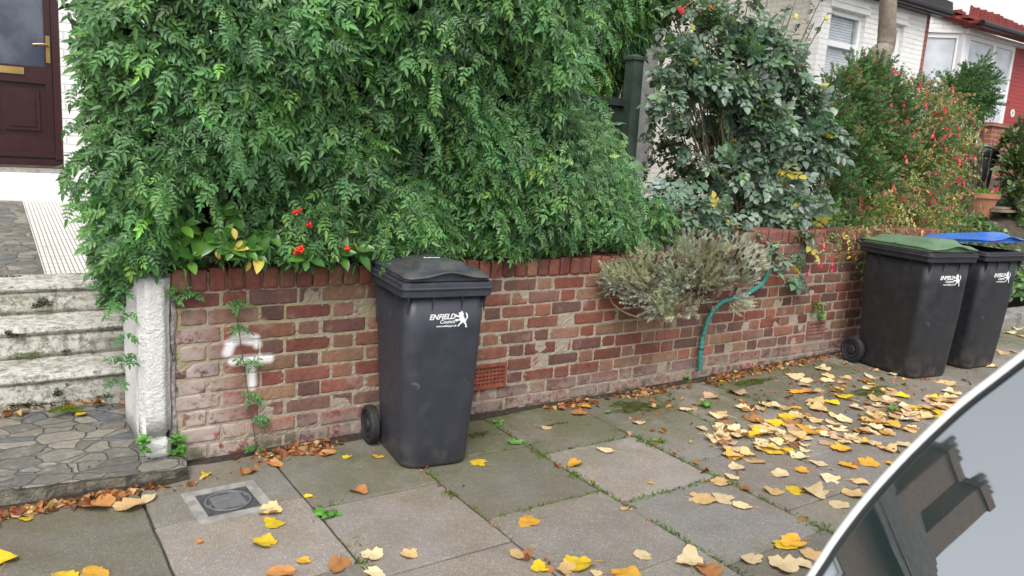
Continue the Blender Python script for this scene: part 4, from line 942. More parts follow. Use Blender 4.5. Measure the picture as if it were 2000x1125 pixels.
# stop tap cover
mc = thing('access_cover', 'small square dark iron access cover in a concrete surround in front of the gate pillar', 'access cover', (.785, -.465, 0), R(2))
bm = bmesh.new(); bx(bm, -.15, .15, -.15, -.105, -.02, .0085); bx(bm, -.15, .15, .105, .15, -.02, .0085); bx(bm, -.15, -.105, -.105, .105, -.02, .0083); bx(bm, .105, .15, -.105, .105, -.02, .0083)
frombm('surround', bm, MCONC, mc, bev=.003)
box('frame', -.104, .104, -.104, .104, -.02, .006, MIRON, mc, bev=.001)
bm = bmesh.new(); n_ = 40
loft(bm, [[(r_*math.cos(a), r_*math.sin(a)*.98, z) for a in [k*2*math.pi/n_ for k in range(n_)]] for r_, z in ((.090, .0062), (.090, .0085), (.086, .0095), (.083, .0085), (.082, .0072), (.076, .0072), (.075, .0085), (.0, .0086))], False, False)
lidm = frombm('lid', bm, MIRON, mc)
bm = bmesh.new(); loft(bm, [[(r_*math.cos(a), r_*math.sin(a)*.98, z) for a in [k*2*math.pi/n_ for k in range(n_)]] for r_, z in ((.092, .0084), (.091, .0125), (.086, .0125), (.085, .0084))], False, False); frombm('ring', bm, MRING, lidm)
bm = bmesh.new()
for i in range(-5, 6):
    for j in range(-5, 6):
        if i*i+j*j < 26 and abs(j) > 1: bx(bm, i*.012-.003, i*.012+.003, j*.012-.003, j*.012+.003, .0084, .0100)
for i in range(-4, 5): bx(bm, i*.012-.004, i*.012+.003, -.008, .007, .0084, .0105)
for a_ in (.3, 3.4): bx(bm, .082*math.cos(a_)-.006, .082*math.cos(a_)+.006, .082*math.sin(a_)-.008, .082*math.sin(a_)+.008, .0075, .0115)
for v in bm.verts: v.co.z += 0
bx(bm, -.062, .062, -.062, .062, .0080, .0086); frombm('raised_pattern', bm, MRING, lidm)

# plant pot
pp = W(1911, 422, 1.5); pt_ = thing('plant_pot', 'terracotta pot of bright grass and bare twigs in front of the garden bin', 'plant pot', tuple(pp))
bm = bmesh.new(); n_ = 28
loft(bm, [[(r_*math.cos(a), r_*math.sin(a), z) for a in [k*2*math.pi/n_ for k in range(n_)]] for r_, z in ((.125, -.02), (.13, 0), (.19, .24), (.212, .241), (.217, .30), (.205, .302), (.195, .30), (.19, .27))], True, False); frombm('pot', bm, MPOT, pt_, smooth=False)
bm = bmesh.new(); disc(bm, (0, 0, .24), (0, 0, 1), .193, .02); frombm('compost', bm, MSOIL, pt_)
tv, tf = leaflet(1., .06, droop=.5, fold=.3); n_ = 420; a_ = rng.uniform(0, 6.28, n_); r_ = .18*np.sqrt(rng.random(n_))
leafmesh('grass', [(np.array(tv), tf, np.ones((6, 3)))], np.stack([r_*np.cos(a_), r_*np.sin(a_), np.full(n_, .26)], 1), rng.normal(size=(n_, 3))*.35+np.array([0, 0, 1]), rng.normal(size=(n_, 3)), rng.uniform(.05, .12, n_), tints(n_, [(.12, .32, .05), (.16, .38, .06)]), MFINE, pt_)
bm = bmesh.new()
for e in ((.05, 0, .95), (-.06, .05, .80), (-.22, 0, .62), (.18, .05, .55), (.0, .05, .5)):
    tube(bm, spline([(rnd.uniform(-.05, .05), 0, .25), (e[0]*.3+.03, e[1], e[2]*.5), (e[0], e[1], e[2]+.05)], 4), [.008]*4+[.005]*5, 5)
frombm('twig', bm, MBARK, pt_)

# planks and stone on the ground by the pot
pk = W(1985, 410, 1.3)
for k, (dy, dz, lab) in enumerate(((0, .0, 'lower weathered plank lying on the ground beside the plant pot'), (.06, .035, 'upper weathered plank lying on top of another beside the plant pot'))):
    o = box('plank', -.62, .9, -.07, .07, 0, .028, MWOODP, None, bev=.003); o.location = (pk[0], pk[1]+dy, pk[2]+dz-.03); o.rotation_euler = (0, 0, R(3+2*k)); tag(o, lab, 'plank')
bm = bmesh.new(); bmesh.ops.create_icosphere(bm, subdivisions=3, radius=.17)
for v in bm.verts: v.co *= 1+.10*math.sin(v.co.x*23)*math.cos(v.co.y*19+v.co.z*15)
st_ = frombm('garden_stone', bm, simple('buff_stone', (.42, .36, .26), .9, .2, 8, .006), None, smooth=True); p = W(2008, 402, 1.2); st_.location = p; tag(st_, 'rounded buff stone at the right edge beside the planks', 'stone')
# stone edging at the foot of the ivy bank
ed = thing('stone_edging', 'low worn stone edging under the ivy at the right edge', 'edging', (7.0, -.05, .05))
for k in range(8):
    a = rough_box('kerb_block', 7.02+.75*k, 7.02+.75*k+.735, -.16, .06, .0, gz(7.4+.75*k)+.14, MKERB, ed, .003, ch=.012); rel(a, (7.0, -.05, .05))

# ================================================================== WHITE CAR (its rear corner is in the frame)
def car():
    t = thing('parked_car', 'white hatchback car parked at the kerb in the lower right corner', 'car', (2.6, -3.95, -.12)); rel_ = (2.6, -3.95, -.12)
    yc = -3.95
    # curve of the rear window's kerb-side frame, from low to high
    cv = [W(1350, 1460, 0)]
    def on(px, py, z): return G(px, py, z)
    K = [on(1592, 1125, 1.0), on(1640, 1052, 1.0496), on(1700, 975, 1.1039), on(1780, 888, 1.1667), on(1870, 803, 1.2283), on(1940, 748, 1.2686), on(2000, 702, 1.3014)]
    d = K[0]-K[1]; K = [K[0]+d*5*np.array([.8, .8, .8]), K[0]+d*2.2]+K; e = K[-1]-K[-2]; K += [K[-1]+e*1.3, K[-1]+e*2.5+np.array([.01, .0, -.004]), K[-1]+e*3.0+np.array([.05, -.01, .0])]
    K = [Vector(k) for k in K]; Kn = spline(K, 4)
    mir = lambda v: Vector((v.x, 2*yc-v.y, v.z))
    bm = bmesh.new(); nu = 20; rows = []
    for p in Kn:      # glass: curved between the two side frames, bulging backwards a little
        a, b = p, mir(p); row = []
        for k in range(nu+1):
            s = k/nu; q = a.lerp(b, s); q.x -= .05*(1-(2*s-1)**2); row.append(bm.verts.new(q))
        rows.append(row)
    for r0, r1 in zip(rows, rows[1:]):
        for k in range(nu): bm.faces.new((r0[k], r0[k+1], r1[k+1], r1[k]))
    g = frombm('rear_window', bm, MCARG, t, smooth=True); rel(g, rel_)
    bm = bmesh.new()                     # heating wires on the glass
    for i in range(6, len(Kn)-4, 3):
        pts = []
        a, b = Kn[i], mir(Kn[i]); pts = [a.lerp(b, s)+Vector((-.05*(1-(2*s-1)**2)-.0015, 0, .001)) for s in [k/24 for k in range(3, 22)]]; tube(bm, pts, .0006, 4)
    w_ = frombm('heating_wire', bm, simple('brown_wire', (.05, .035, .03), .6), g)
    # white frame round the window
    for sgn in (0, 1):
        bm = bmesh.new(); prof = []
        for i, p in enumerate(Kn):
            tn = (Kn[min(i+1, len(Kn)-1)]-Kn[max(i-1, 0)]).normalized(); out = Vector((-.25, 1, .12)).normalized(); out = (out-tn*out.dot(tn)).normalized(); bk = tn.cross(out).normalized()
            if bk.x > 0: bk = -bk
            ring = [p-out*.003+bk*.001, p-out*.001+bk*.003, p+out*.004+bk*.004, p+out*.008+bk*.002, p+out*.008-bk*.004, p+out*.004-bk*.009, p-out*.002-bk*.009]
            prof.append([mir(q) if sgn else q for q in ring])
        loft(bm, prof); a = frombm('window_frame', bm, MCARP, t, smooth=True); rel(a, rel_)
    for sgn in (0, 1):
        bm = bmesh.new(); sp2 = [p+Vector((-.002, -.004, .001)) for p in Kn]; tube(bm, [mir(q) if sgn else q for q in sp2], .0032, 6); a = frombm('window_seal', bm, MBLACK, t, smooth=True); rel(a, rel_)
    lowz = Kn[0].z; xb = Kn[0].x; yk = Kn[0].y; top = Kn[-1]
    # body side profile extruded with tumblehome: sections along x
    hw = (yk-yc)+.045; wz = lowz
    secs = [(xb-.20, hw-.10, .30, .62), (xb-.16, hw-.04, .28, .80), (xb-.04, hw, .24, wz-.02), (xb+.25, hw+.02, .22, wz), (xb+1.0, hw+.05, .20, wz-.02), (xb+2.0, hw+.05, .20, wz-.06), (xb+2.8, hw+.04, .20, wz-.10), (xb+3.3, hw+.02, .22, wz-.14), (xb+3.75, hw-.06, .26, wz-.28), (xb+3.95, hw-.2, .30, wz-.42)]
    bm = bmesh.new(); rings = []
    for x, h, z0, z1 in secs:
        zz = [z0, z0+.10, (z0+z1)/2, z1-.12, z1-.02, z1]
        yy = [h-.10, h-.02, h, h-.015, h-.045, h-.09]
        rings.append([(x, yc+y_, z_-.12*0) for y_, z_ in zip(yy, zz)]+[(x, yc-y_, z_) for y_, z_ in list(zip(yy, zz))[::-1]])
    loft(bm, rings); a = frombm('body', bm, MCARP, t, smooth=False, bev=.0); rel(a, rel_)
    for p in a.data.polygons: p.use_smooth = True
    body = a
    # roof and side glass
    rt = top.z; hr_ = top.y-yc
    bm = bmesh.new(); rr = []
    for x, z, h in ((top.x-.03, rt-.001, hr_-.01), (top.x+.12, rt+.03, hr_+.0), (top.x+.7, rt+.06, hr_+.01), (top.x+1.3, rt+.03, hr_), (top.x+1.62, rt-.03, hr_-.02)):
        rr.append([(x, yc-h, z-.02), (x, yc-h+.06, z), (x, yc-h*.4, z+.022), (x, yc, z+.028), (x, yc+h*.4, z+.022), (x, yc+h-.06, z), (x, yc+h, z-.02), (x, yc+h-.03, z-.05), (x, yc-h+.03, z-.05)])
    loft(bm, rr); a = frombm('roof', bm, MCARP, t, smooth=True); rel(a, rel_)
    for s in (1, -1):
        bm = bmesh.new(); q = [(xb+.30, yc+s*(hw-.09), wz-.02), (xb+2.75, yc+s*(hw-.07), wz-.10), (top.x+1.60, yc+s*(hr_-.03), rt-.06), (top.x+.1, yc+s*(hr_-.02), rt-.02)]
        prism(bm, q, (0, -s*.02, 0)); a = frombm('side_window', bm, MCARG, t); rel(a, rel_)
        bm = bmesh.new(); xm = xb+1.25; prism(bm, [(xm, yc+s*(hw-.075), wz-.02), (xm+.09, yc+s*(hw-.075), wz-.02), (xm+.10, yc+s*(hr_-.012), rt+.0), (xm+.02, yc+s*(hr_-.012), rt+.0)], (0, -s*.015, 0)); a = frombm('door_pillar', bm, MBLACK, t); rel(a, rel_)
        bm = bmesh.new(); prism(bm, [(xb+.16, yc+s*(hw-.105), wz-.03), (xb+.42, yc+s*(hw-.10), wz-.03), (top.x+.26, yc+s*(hr_-.04), rt-.03), (top.x+.08, yc+s*(hr_-.04), rt-.03)], (0, -s*.03, 0)); a = frombm('rear_pillar', bm, MCARP, t, bev=.004); rel(a, rel_)
        bm = bmesh.new(); prism(bm, [(xb-.205, yc+s*(hw-.30), .66), (xb-.17, yc+s*(hw-.05), .66), (xb-.06, yc+s*(hw-.012), .86), (xb-.10, yc+s*(hw-.25), .86)], (.06, 0, 0)); a = frombm('tail_light', bm, MRED, t, bev=.006); rel(a, rel_)
        bm = bmesh.new(); prism(bm, [(xb+3.86, yc+s*(hw-.30), .50), (xb+3.78, yc+s*(hw-.06), .50), (xb+3.60, yc+s*(hw-.03), .64), (xb+3.80, yc+s*(hw-.3), .62)], (.05, 0, 0)); a = frombm('headlight', bm, MCHROME, t, bev=.006); rel(a, rel_)
        for xw_ in (xb+.62, xb+3.12):
            yo = yc+s*(hw+.035)
            bm = bmesh.new(); tube(bm, [(xw_, yo, .20), (xw_, yo-s*.03, .20), (xw_, yo-s*.17, .20), (xw_, yo-s*.20, .20)], [.27, .305, .305, .27], 32); wv = frombm('wheel', bm, MRUB, t); rel(wv, rel_)
            bm = bmesh.new(); tube(bm, [(xw_, yo+s*.004, .20), (xw_, yo+s*.010, .20)], [.20, .185], 28)
            for k in range(5):
                a_ = k*2*math.pi/5; bx(bm, xw_+.11*math.cos(a_)-.02, xw_+.11*math.cos(a_)+.02, yo+s*.0105-.004, yo+s*.0105+.004, .20+.11*math.sin(a_)-.05, .20+.11*math.sin(a_)+.05)
            frombm('rim', bm, MCHROME, wv)
        bm = bmesh.new(); bx(bm, xb+2.35, xb+2.50, yc+s*(hw+.08)-.07, yc+s*(hw+.08)+.07, wz-.12, wz+.02); a = frombm('mirror', bm, MCARP, t, bev=.02); rel(a, rel_)
    bm = bmesh.new(); q = [(top.x+1.6, yc-hr_+.05, rt-.045), (top.x+1.6, yc+hr_-.05, rt-.045), (xb+2.85, yc+hw-.14, wz-.10), (xb+2.85, yc-hw+.14, wz-.10)]; prism(bm, q, (0, 0, -.02)); a = frombm('windscreen', bm, MCARG, t); rel(a, rel_)
    bm = bmesh.new(); bx(bm, xb-.27, xb-.10, yc-hw+.07, yc+hw-.07, .22, .56); a = frombm('rear_bumper', bm, MCARP, t, bev=.04); rel(a, rel_)
    bm = bmesh.new(); bx(bm, xb+3.80, xb+4.02, yc-hw+.12, yc+hw-.12, .16, .44); a = frombm('front_bumper', bm, MCARP, t, bev=.05); rel(a, rel_)
    # tailgate panel below the glass, parcel shelf
    bm = bmesh.new(); bot = [Kn[0].lerp(mir(Kn[0]), s)+Vector((-.05*(1-(2*s-1)**2), 0, 0)) for s in [k/12 for k in range(13)]]
    vt = [bm.verts.new(p) for p in bot]; vb = [bm.verts.new((p.x-.10, yc+(p.y-yc)*.96, .58)) for p in bot]; vi = [bm.verts.new((xb+.3, p.y, p.z)) for p in bot]
    for k in range(12): bm.faces.new((vt[k], vt[k+1], vb[k+1], vb[k])); bm.faces.new((vt[k], vi[k], vi[k+1], vt[k+1]))
    a = frombm('tailgate', bm, MCARP, t, smooth=True); rel(a, rel_)
    return t
car()

# ================================================================== PLANTS
# ---- the big jasmine over the wall
JL = (1.9, .5, .8)
jas = thing('jasmine_hedge', 'huge dense green jasmine climber spilling over the left half of the brick wall', 'climbing plant', JL)
blobs = []
rows = [(-150, 1130, .02, .27), (-70, 1140, .0, .27), (10, 1130, .0, .26), (85, 1120, .03, .25), (160, 1092, .06, .25), (235, 1100, .10, .24), (305, 1165, .14, .22), (370, 1215, .18, .20), (425, 1245, .16, .16), (462, 1250, .17, .11)]
for py, xr_, y, r in rows:
    if py < 260: xr_ -= 28
    px = 218+r*395
    while px < xr_+5:
        f_ = (px-250)/900
        blobs.append(B(px+rnd.uniform(-12, 12), py+rnd.uniform(-16, 16), y+rnd.uniform(-.17, .11), r*rnd.uniform(.82, 1.15)))
        px += r*290
for q in ((1000, 30, -.22, .24), (1060, 100, -.18, .22), (930, -20, -.25, .26), (1055, 190, -.08, .2), (1080, 275, .0, .18), (860, 60, -.18, .2), (760, -30, -.2, .24), (400, -20, -.12, .22), (600, 20, -.14, .2), (520, 250, -.08, .17), (700, 300, -.06, .16), (1150, 330, .05, .15), (330, 330, -.06, .16),
          (228, 520, .34, .09), (222, 565, .36, .07), (255, 490, .12, .10), (300, 480, .05, .1), (1200, 350, .12, .13), (1290, 425, .18, .11), (1330, 470, .18, .07)): blobs.append(B(*q))
jas_front = list(blobs)
for k in range(26): blobs.append((rnd.uniform(.75, 3.3), rnd.uniform(.55, 1.0), rnd.uniform(1.1, 2.9), .38))
P, N = blobpts(jas_front, 1750, inside=.82, back=.45, shell=.42)
hol = np.sin(P[:, 0]*4.3+1)*np.sin(P[:, 2]*5.1+P[:, 0]*2)+.7*np.sin(P[:, 0]*9.7)*np.sin(P[:, 2]*8.3+2)     # hollows in the mass
P = P+N*(hol*.05)[:, None]; kh = rng.random(len(P)) < np.clip(1.15+hol*.75, .35, 1); P, N = P[kh], N[kh]
keep = P[:, 2] > np.where((P[:, 1] < .06) & (P[:, 0] > .46), .945, -1); P, N = P[keep], N[keep]
n = len(P); up = (P[:, 2:3]-1.6)/1.0
T = N*.25+np.array([0, -.12, -.50])+rng.normal(size=(n, 3))*np.array([.75, .22, .42])
Nn = N*.5+np.array([-.15, -.95, .55])+rng.normal(size=(n, 3))*.25
C = tints(n, [(.055, .155, .055), (.045, .125, .05), (.075, .19, .07), (.09, .21, .065)], jit=.22)
C[rng.random(n) < .05] *= np.array([1.7, 1.5, 1.1])
C *= np.where((P[:, :1] > 2.2) & (P[:, :1]*.5+P[:, 2:3] > 2.6), np.array([[1.8, 1.45, 1.7]]), np.array([[1.2, 1.14, 1.02]]))  # upper right hump paler and bluer: its shiny highlights put into leaf colour
C = C*(1+.25*np.sin(P[:, :1]*5+P[:, 2:3]*4)*np.sin(P[:, 2:3]*7))
a = leafmesh('foliage', JT, P, T, Nn, rng.uniform(.65, 1.1, n)*(1-.22*((P[:, 0] > 2.6))), C, MJAS, jas); rel(a, JL)
print('jasmine', n)
# long trailing shoots sticking out of the mass and hanging down
for i in rng.choice(n, 92, replace=False):      # long shoots
    p = P[i]; dirv = N[i]*.7+np.array([rng.normal()*.25, -.1, .15]); L = rng.uniform(.10, .34); q = p.copy(); pts = [tuple(q)]
    if p[2] < 1.1 and p[1] < .05 and p[0] > .7: L *= .3
    if p[0] < .75: L *= .45
    Ps, Ts, Ns = [], [], []
    for k in range(7):
        dirv = dirv+np.array([0, 0, -.25]); dirv /= np.linalg.norm(dirv); q = q+dirv*L/7; pts.append(tuple(q))
        for s in (-1, 1):
            side = np.cross(dirv, [0, 0, 1])*s; Ps.append(q.copy()); Ts.append(side*.8+dirv*.5+np.array([0, 0, -.35])); Ns.append(np.array([0, -.6, .8])+rng.normal(size=3)*.3)
    for k in range(len(pts)-1):     # the stem itself, in the same mesh
        for _ in range(2): Ps.append(pts[k]); Ts.append(np.array(pts[k+1])-np.array(pts[k])); Ns.append(rng.normal(size=3))
    m_ = len(Ps); sc_ = rng.uniform(.5, .95, m_); sc_[-2*(len(pts)-1):] *= .8
    a = leafmesh('trailing_shoot', JT, Ps, Ts, Ns, sc_, tints(m_, [(.09, .22, .08), (.07, .18, .07), (.12, .25, .08)]), MJAS, jas); rel(a, JL)
# fresh larger sprays standing clear in front, in loose bunches
Ps, Ts, Ns = [], [], []
for i in rng.choice(n, 95, replace=False):
    if P[i, 2] < 1.15: continue
    for _ in range(rng.integers(4, 10)):
        Ps.append(P[i]+N[i]*rng.uniform(.03, .08)+rng.normal(size=3)*np.array([.05, .015, .05])); Ts.append(np.array([rng.normal()*.6, -.25, -.7])); Ns.append(np.array([rng.normal()*.2, -1, .5+rng.normal()*.2]))
a = leafmesh('front_sprays', JT, Ps, Ts, Ns, rng.uniform(.85, 1.15, len(Ps)), tints(len(Ps), [(.10, .25, .09), (.09, .22, .09), (.13, .28, .11)]), MJAS, jas); rel(a, JL)
# inner leaves and wood, so the gaps read dark
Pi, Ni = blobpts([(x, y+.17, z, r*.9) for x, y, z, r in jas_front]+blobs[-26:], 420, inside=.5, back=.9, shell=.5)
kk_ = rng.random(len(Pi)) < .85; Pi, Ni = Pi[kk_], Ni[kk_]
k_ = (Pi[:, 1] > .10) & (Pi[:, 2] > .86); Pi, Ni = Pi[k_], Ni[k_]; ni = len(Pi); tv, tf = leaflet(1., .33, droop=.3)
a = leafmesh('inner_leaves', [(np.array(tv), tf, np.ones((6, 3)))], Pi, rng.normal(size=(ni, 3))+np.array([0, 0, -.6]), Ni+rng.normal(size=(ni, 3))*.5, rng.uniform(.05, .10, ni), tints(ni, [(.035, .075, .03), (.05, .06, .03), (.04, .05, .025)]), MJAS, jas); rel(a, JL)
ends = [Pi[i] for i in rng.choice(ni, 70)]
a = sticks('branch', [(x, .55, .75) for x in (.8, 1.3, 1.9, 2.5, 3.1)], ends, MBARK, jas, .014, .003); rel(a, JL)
# one thin runner hanging down the face of the wall
tl = [W(447, 512, -.03), W(455, 560, -.02), W(466, 640, -.018), W(480, 740, -.016), (W(494, 830, -.016)), W(502, 880, -.015)]
bm = bmesh.new(); sp_ = spline(tl, 6); tube(bm, sp_, .0022, 5); a = frombm('hanging_runner', bm, MBARK, jas); rel(a, JL)
Ps, Ts, Ns = [], [], []
for (px, py) in ((455, 590), (458, 585), (470, 635), (473, 640), (477, 700), (485, 705), (492, 700), (488, 770), (492, 765), (496, 815), (505, 812), (500, 872), (350, 560), (365, 565), (340, 575), (380, 570), (300, 520), (250, 610), (245, 650), (240, 700), (250, 690), (232, 740), (238, 560), (225, 590)):
    for _ in range(3 if px > 300 else 4): Ps.append(W(px, py, -.025 if px > 335 else .0)); Ts.append((rnd.uniform(-1, 1), -.3, rnd.uniform(-.8, .2))); Ns.append((0, -.7, .7))
a = leafmesh('shoot_leaves', JT, Ps, Ts, Ns, rng.uniform(.45, .8, len(Ps)), tints(len(Ps), [(.07, .19, .06)]), MJAS, jas); rel(a, JL)

# ---- jasmine mass further back, behind the fence
JL2 = (4.6, 1.9, .8); jb = thing('jasmine_hedge', 'darker jasmine thicket hanging behind the fence panel at top centre', 'climbing plant', JL2)
bl = [B(px, py, y, r) for px, py, y, r in ((1100, -30, 1.7, .4), (1190, -20, 1.8, .36), (1150, 50, 1.7, .34), (1195, 80, 1.9, .28), (1120, 130, 1.7, .3), (1235, -40, 2.0, .32), (1230, 50, 1.9, .22), (1190, 130, 2.0, .18), (1255, 20, 2.2, .26))]
P, N = blobpts(bl, 1300, inside=.8, shell=.4); n = len(P)
a = leafmesh('foliage', JT, P, N*.5+np.array([0, -.1, -.8])+rng.normal(size=(n, 3))*.4, N*.8+np.array([0, -.4, .5])+rng.normal(size=(n, 3))*.35, rng.uniform(.8, 1.3, n), tints(n, [(.05, .14, .04), (.06, .17, .045), (.08, .16, .03)]), MJAS, jb); rel(a, JL2)
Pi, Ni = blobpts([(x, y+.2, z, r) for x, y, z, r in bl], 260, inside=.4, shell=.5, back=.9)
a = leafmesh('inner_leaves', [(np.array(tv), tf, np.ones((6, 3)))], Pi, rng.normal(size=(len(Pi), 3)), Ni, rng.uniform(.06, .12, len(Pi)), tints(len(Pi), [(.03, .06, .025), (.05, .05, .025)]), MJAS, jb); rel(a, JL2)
a = sticks('branch', [(4.7, 2.0, .8), (4.3, 1.9, .8)], [P[i] for i in rng.choice(n, 26)], MBARK, jb, .016, .004); rel(a, JL2)

# ---- skimmia with red berries along the wall top at left
def ovals(L, w, k): 
    out = []
    for d in k:
        v = []; f = []; n_ = 6
        for i in range(n_+1):
            x = i/n_; ww = w*math.sin(math.pi*min(1, x**.85))**.8 if 0 < x < 1 else 0; z = -d*x*x
            v += [(x*L, -ww*L, (z+ww*.3)*L), (x*L, 0, z*L), (x*L, ww*L, (z+ww*.3)*L)]
        for i in range(n_):
            a_ = 3*i; f += [(a_, a_+3, a_+4, a_+1), (a_+1, a_+4, a_+5, a_+2)]
        out.append((np.array(v), f, np.array([(1, 1, 1), (1.25, 1.25, 1.1), (1, 1, 1)]*(n_+1))))
    return out
OV = ovals(1, .27, (.1, .3, .5, .2))
SL = (1.2, .2, .85); sk = thing('skimmia_shrub', 'glossy broad-leaved shrub with red berries poking out under the jasmine', 'shrub', SL)
Ps, Ts, Ns, Cs = [], [], [], []; tips = []
for (px, py, y) in ((425, 470, .0), (455, 480, -.04), (395, 455, .05), (480, 490, -.03), (500, 500, -.02), (350, 475, .08), (330, 460, .1), (570, 440, .08), (600, 455, .05), (600, 500, -.02), (665, 500, -.01), (700, 492, .02), (260, 515, .05), (245, 510, .1), (300, 410, .0), (360, 440, .02), (560, 410, .1), (590, 420, .1), (740, 470, .1), (440, 420, .06), (380, 500, .02), (640, 470, .05), (520, 455, .04), (935, 395, .05), (225, 450, .1)):
    c_ = W(px, py, y-.135 if px > 300 else y-.08); tips.append(c_); k = rnd.randint(4, 7); d0 = rng.normal(size=3)*.3+np.array([0, -.8, .45])
    for i in range(k):
        a_ = i*6.28/k+rnd.uniform(-.3, .3); Ps.append(c_+rng.normal(size=3)*.008); Ts.append(np.array([math.cos(a_), -.35, math.sin(a_)*.8+.1])+d0*.35); Ns.append(np.array([-math.cos(a_)*.3, -.7, .7])); Cs.append(rnd.choice([(.075, .20, .03), (.06, .16, .03), (.10, .24, .035), (.05, .14, .025)]) if rnd.random() > .03 else (.50, .42, .08))
for px, py, y in ((308, 383, -.22), (420, 492, -.18), (475, 470, -.2), (488, 512, -.13), (510, 508, -.12), (455, 445, -.2)):
    Ps.append(W(px, py, y)); Ts.append((rnd.uniform(-.8, .8), -.2, -.8)); Ns.append((.1, -1, .2)); Cs.append((.60, .46, .10))
sz_ = rng.uniform(.055, .10, len(Ps)); sz_[-6:] *= .6
a = leafmesh('foliage', OV, Ps, Ts, Ns, sz_, np.array(Cs), MBROAD, sk); rel(a, SL)
a = sticks('stem', [(1.3, .3, .84)], tips, MBARK, sk, .008, .004, sag=.02); rel(a, SL)
bm = bmesh.new()
for (px, py, y, k) in ((578, 414, -.20, 8), (603, 438, -.20, 5), (587, 488, -.19, 16), (677, 486, -.19, 11), (473, 486, -.18, 3), (580, 492, -.19, 7)):
    c_ = W(px, py, y); bm = bmesh.new()
    for _ in range(k):
        q = c_+rng.normal(size=3)*np.array([.0085, .006, .007]); bmesh.ops.create_icosphere(bm, subdivisions=2, radius=rnd.uniform(.006, .0078), matrix=Matrix.Translation(q))
    a = frombm('berry_cluster', bm, MBERRY, sk, smooth=True); rel(a, SL)

# ---- rose bush, grey-green rounded leaves
RT = []
for c_ in (.2, .4, .3):
    ps = [(*stemquad([(0, 0, 0), (.05, 0, -.006), (.09, 0, -.02)], .0012), (.6, .5, .3))]
    for x_ in (.035, .072):
        for s in (1, -1): ps.append((*leaflet(.052*rnd.uniform(.85, 1.1), .36, x_, 0, s*R(65), rnd.uniform(.05, .4), .2, -.004), tuple([rnd.uniform(.88, 1.1)]*3)))
    ps.append((*leaflet(.064, .38, .088, 0, 0, c_, .2, -.018), (1.05, 1.05, 1.05))); RT.append(assemble(ps))
RL = (4.9, .5, .8); rose = thing('rose_bush', 'tall rambling rose with grey-green leaves and some yellowed ones over the middle of the wall', 'rose bush', RL)
bl = [B(*q) for q in ((1320, 40, .8, .13), (1318, 110, .7, .11), (1345, 160, .65, .15), (1325, 205, .6, .10), (1400, 110, .7, .19), (1400, 190, .6, .2), (1460, 150, .6, .22), (1480, 80, .65, .17), (1440, 30, .7, .13), (1380, 20, .8, .12), (1530, 130, .55, .16), (1520, 210, .5, .22), (1560, 280, .45, .2), (1470, 250, .5, .2), (1560, 200, .5, .13), (1500, 320, .4, .2), (1570, 350, .4, .15), (1420, 330, .45, .12), (1510, 395, .3, .16), (1560, 410, .3, .12), (1480, 430, .25, .10), (1540, 470, .12, .10), (1575, 380, .3, .1), (1360, 250, .6, .10), (1300, 385, .35, .12), (1340, 405, .3, .10), (1380, 420, .2, .08), (1430, 410, .2, .10), (1290, 340, .4, .1), (1520, 510, .0, .055), (1545, 520, .0, .05), (1500, 490, .03, .06), (1370, 350, .5, .09))]
bl = [(x+rnd.uniform(-.08, .08), y, z+rnd.uniform(-.06, .06), r*rnd.uniform(.7, 1.05)) for x, y, z, r in bl]
P, N = blobpts(bl, 900, inside=.62, back=.6, shell=.6)
P = P+N*np.abs(rng.normal(size=(len(P), 1)))*.05
kp = np.sin(P[:, 0]*9+P[:, 1]*4)+np.sin(P[:, 2]*11+P[:, 0]*5)+.6*np.sin(P[:, 0]*21+1)*np.sin(P[:, 2]*19) > -.10; P, N = P[kp], N[kp]; n = len(P)
C = tints(n, [(.15, .225, .17), (.11, .18, .13), (.21, .285, .225), (.13, .22, .11)], [4, 4, 3, 2], jit=.22)
yl_ = (rng.random(n) < np.where(P[:, 2] < 1.5, .04, .008)); C[yl_] = np.array([.62, .50, .08])*rng.uniform(.7, 1.05, (yl_.sum(), 1))
a = leafmesh('foliage', RT, P, N*.6+np.array([0, -.1, -.3])+rng.normal(size=(n, 3))*.5, N*.4+np.array([-.1, -.4, .8])+rng.normal(size=(n, 3))*.35, rng.uniform(.7, 1.3, n), C, MROSE, rose); rel(a, RL)
ends = [P[i] for i in rng.choice(n, 60)]+[W(*q) for q in ((1600, 5, .6), (1590, 45, .55), (1540, 10, .6), (1560, -20, .7), (1500, -20, .7), (1618, 25, .5))]
roots_ = [(4.8, .55, .8), (4.81, .56, .8)]
a = sticks('stem', roots_, ends, simple('rose_stem', (.13, .10, .06), .7), rose, .013, .0035, sag=.12); rel(a, RL)
Ps = []; 
for (x0_, y0_, x1_, y1_, yy) in ((1500, 100, 1600, 5, .6), (1480, 130, 1590, 45, .55), (1500, 60, 1540, 10, .6), (1520, 180, 1618, 25, .5)):
    for k in range(9): s = .35+.65*k/8; Ps.append(W(x0_+(x1_-x0_)*s, y0_+(y1_-y0_)*s, yy))
a = leafmesh('shoot_leaves', RT, Ps, rng.normal(size=(len(Ps), 3))+np.array([0, 0, -.3]), np.array([0, -.5, .8])+rng.normal(size=(len(Ps), 3))*.3, rng.uniform(.35, .6, len(Ps)), tints(len(Ps), [(.06, .09, .05), (.10, .10, .04)]), MROSE, rose); rel(a, RL)
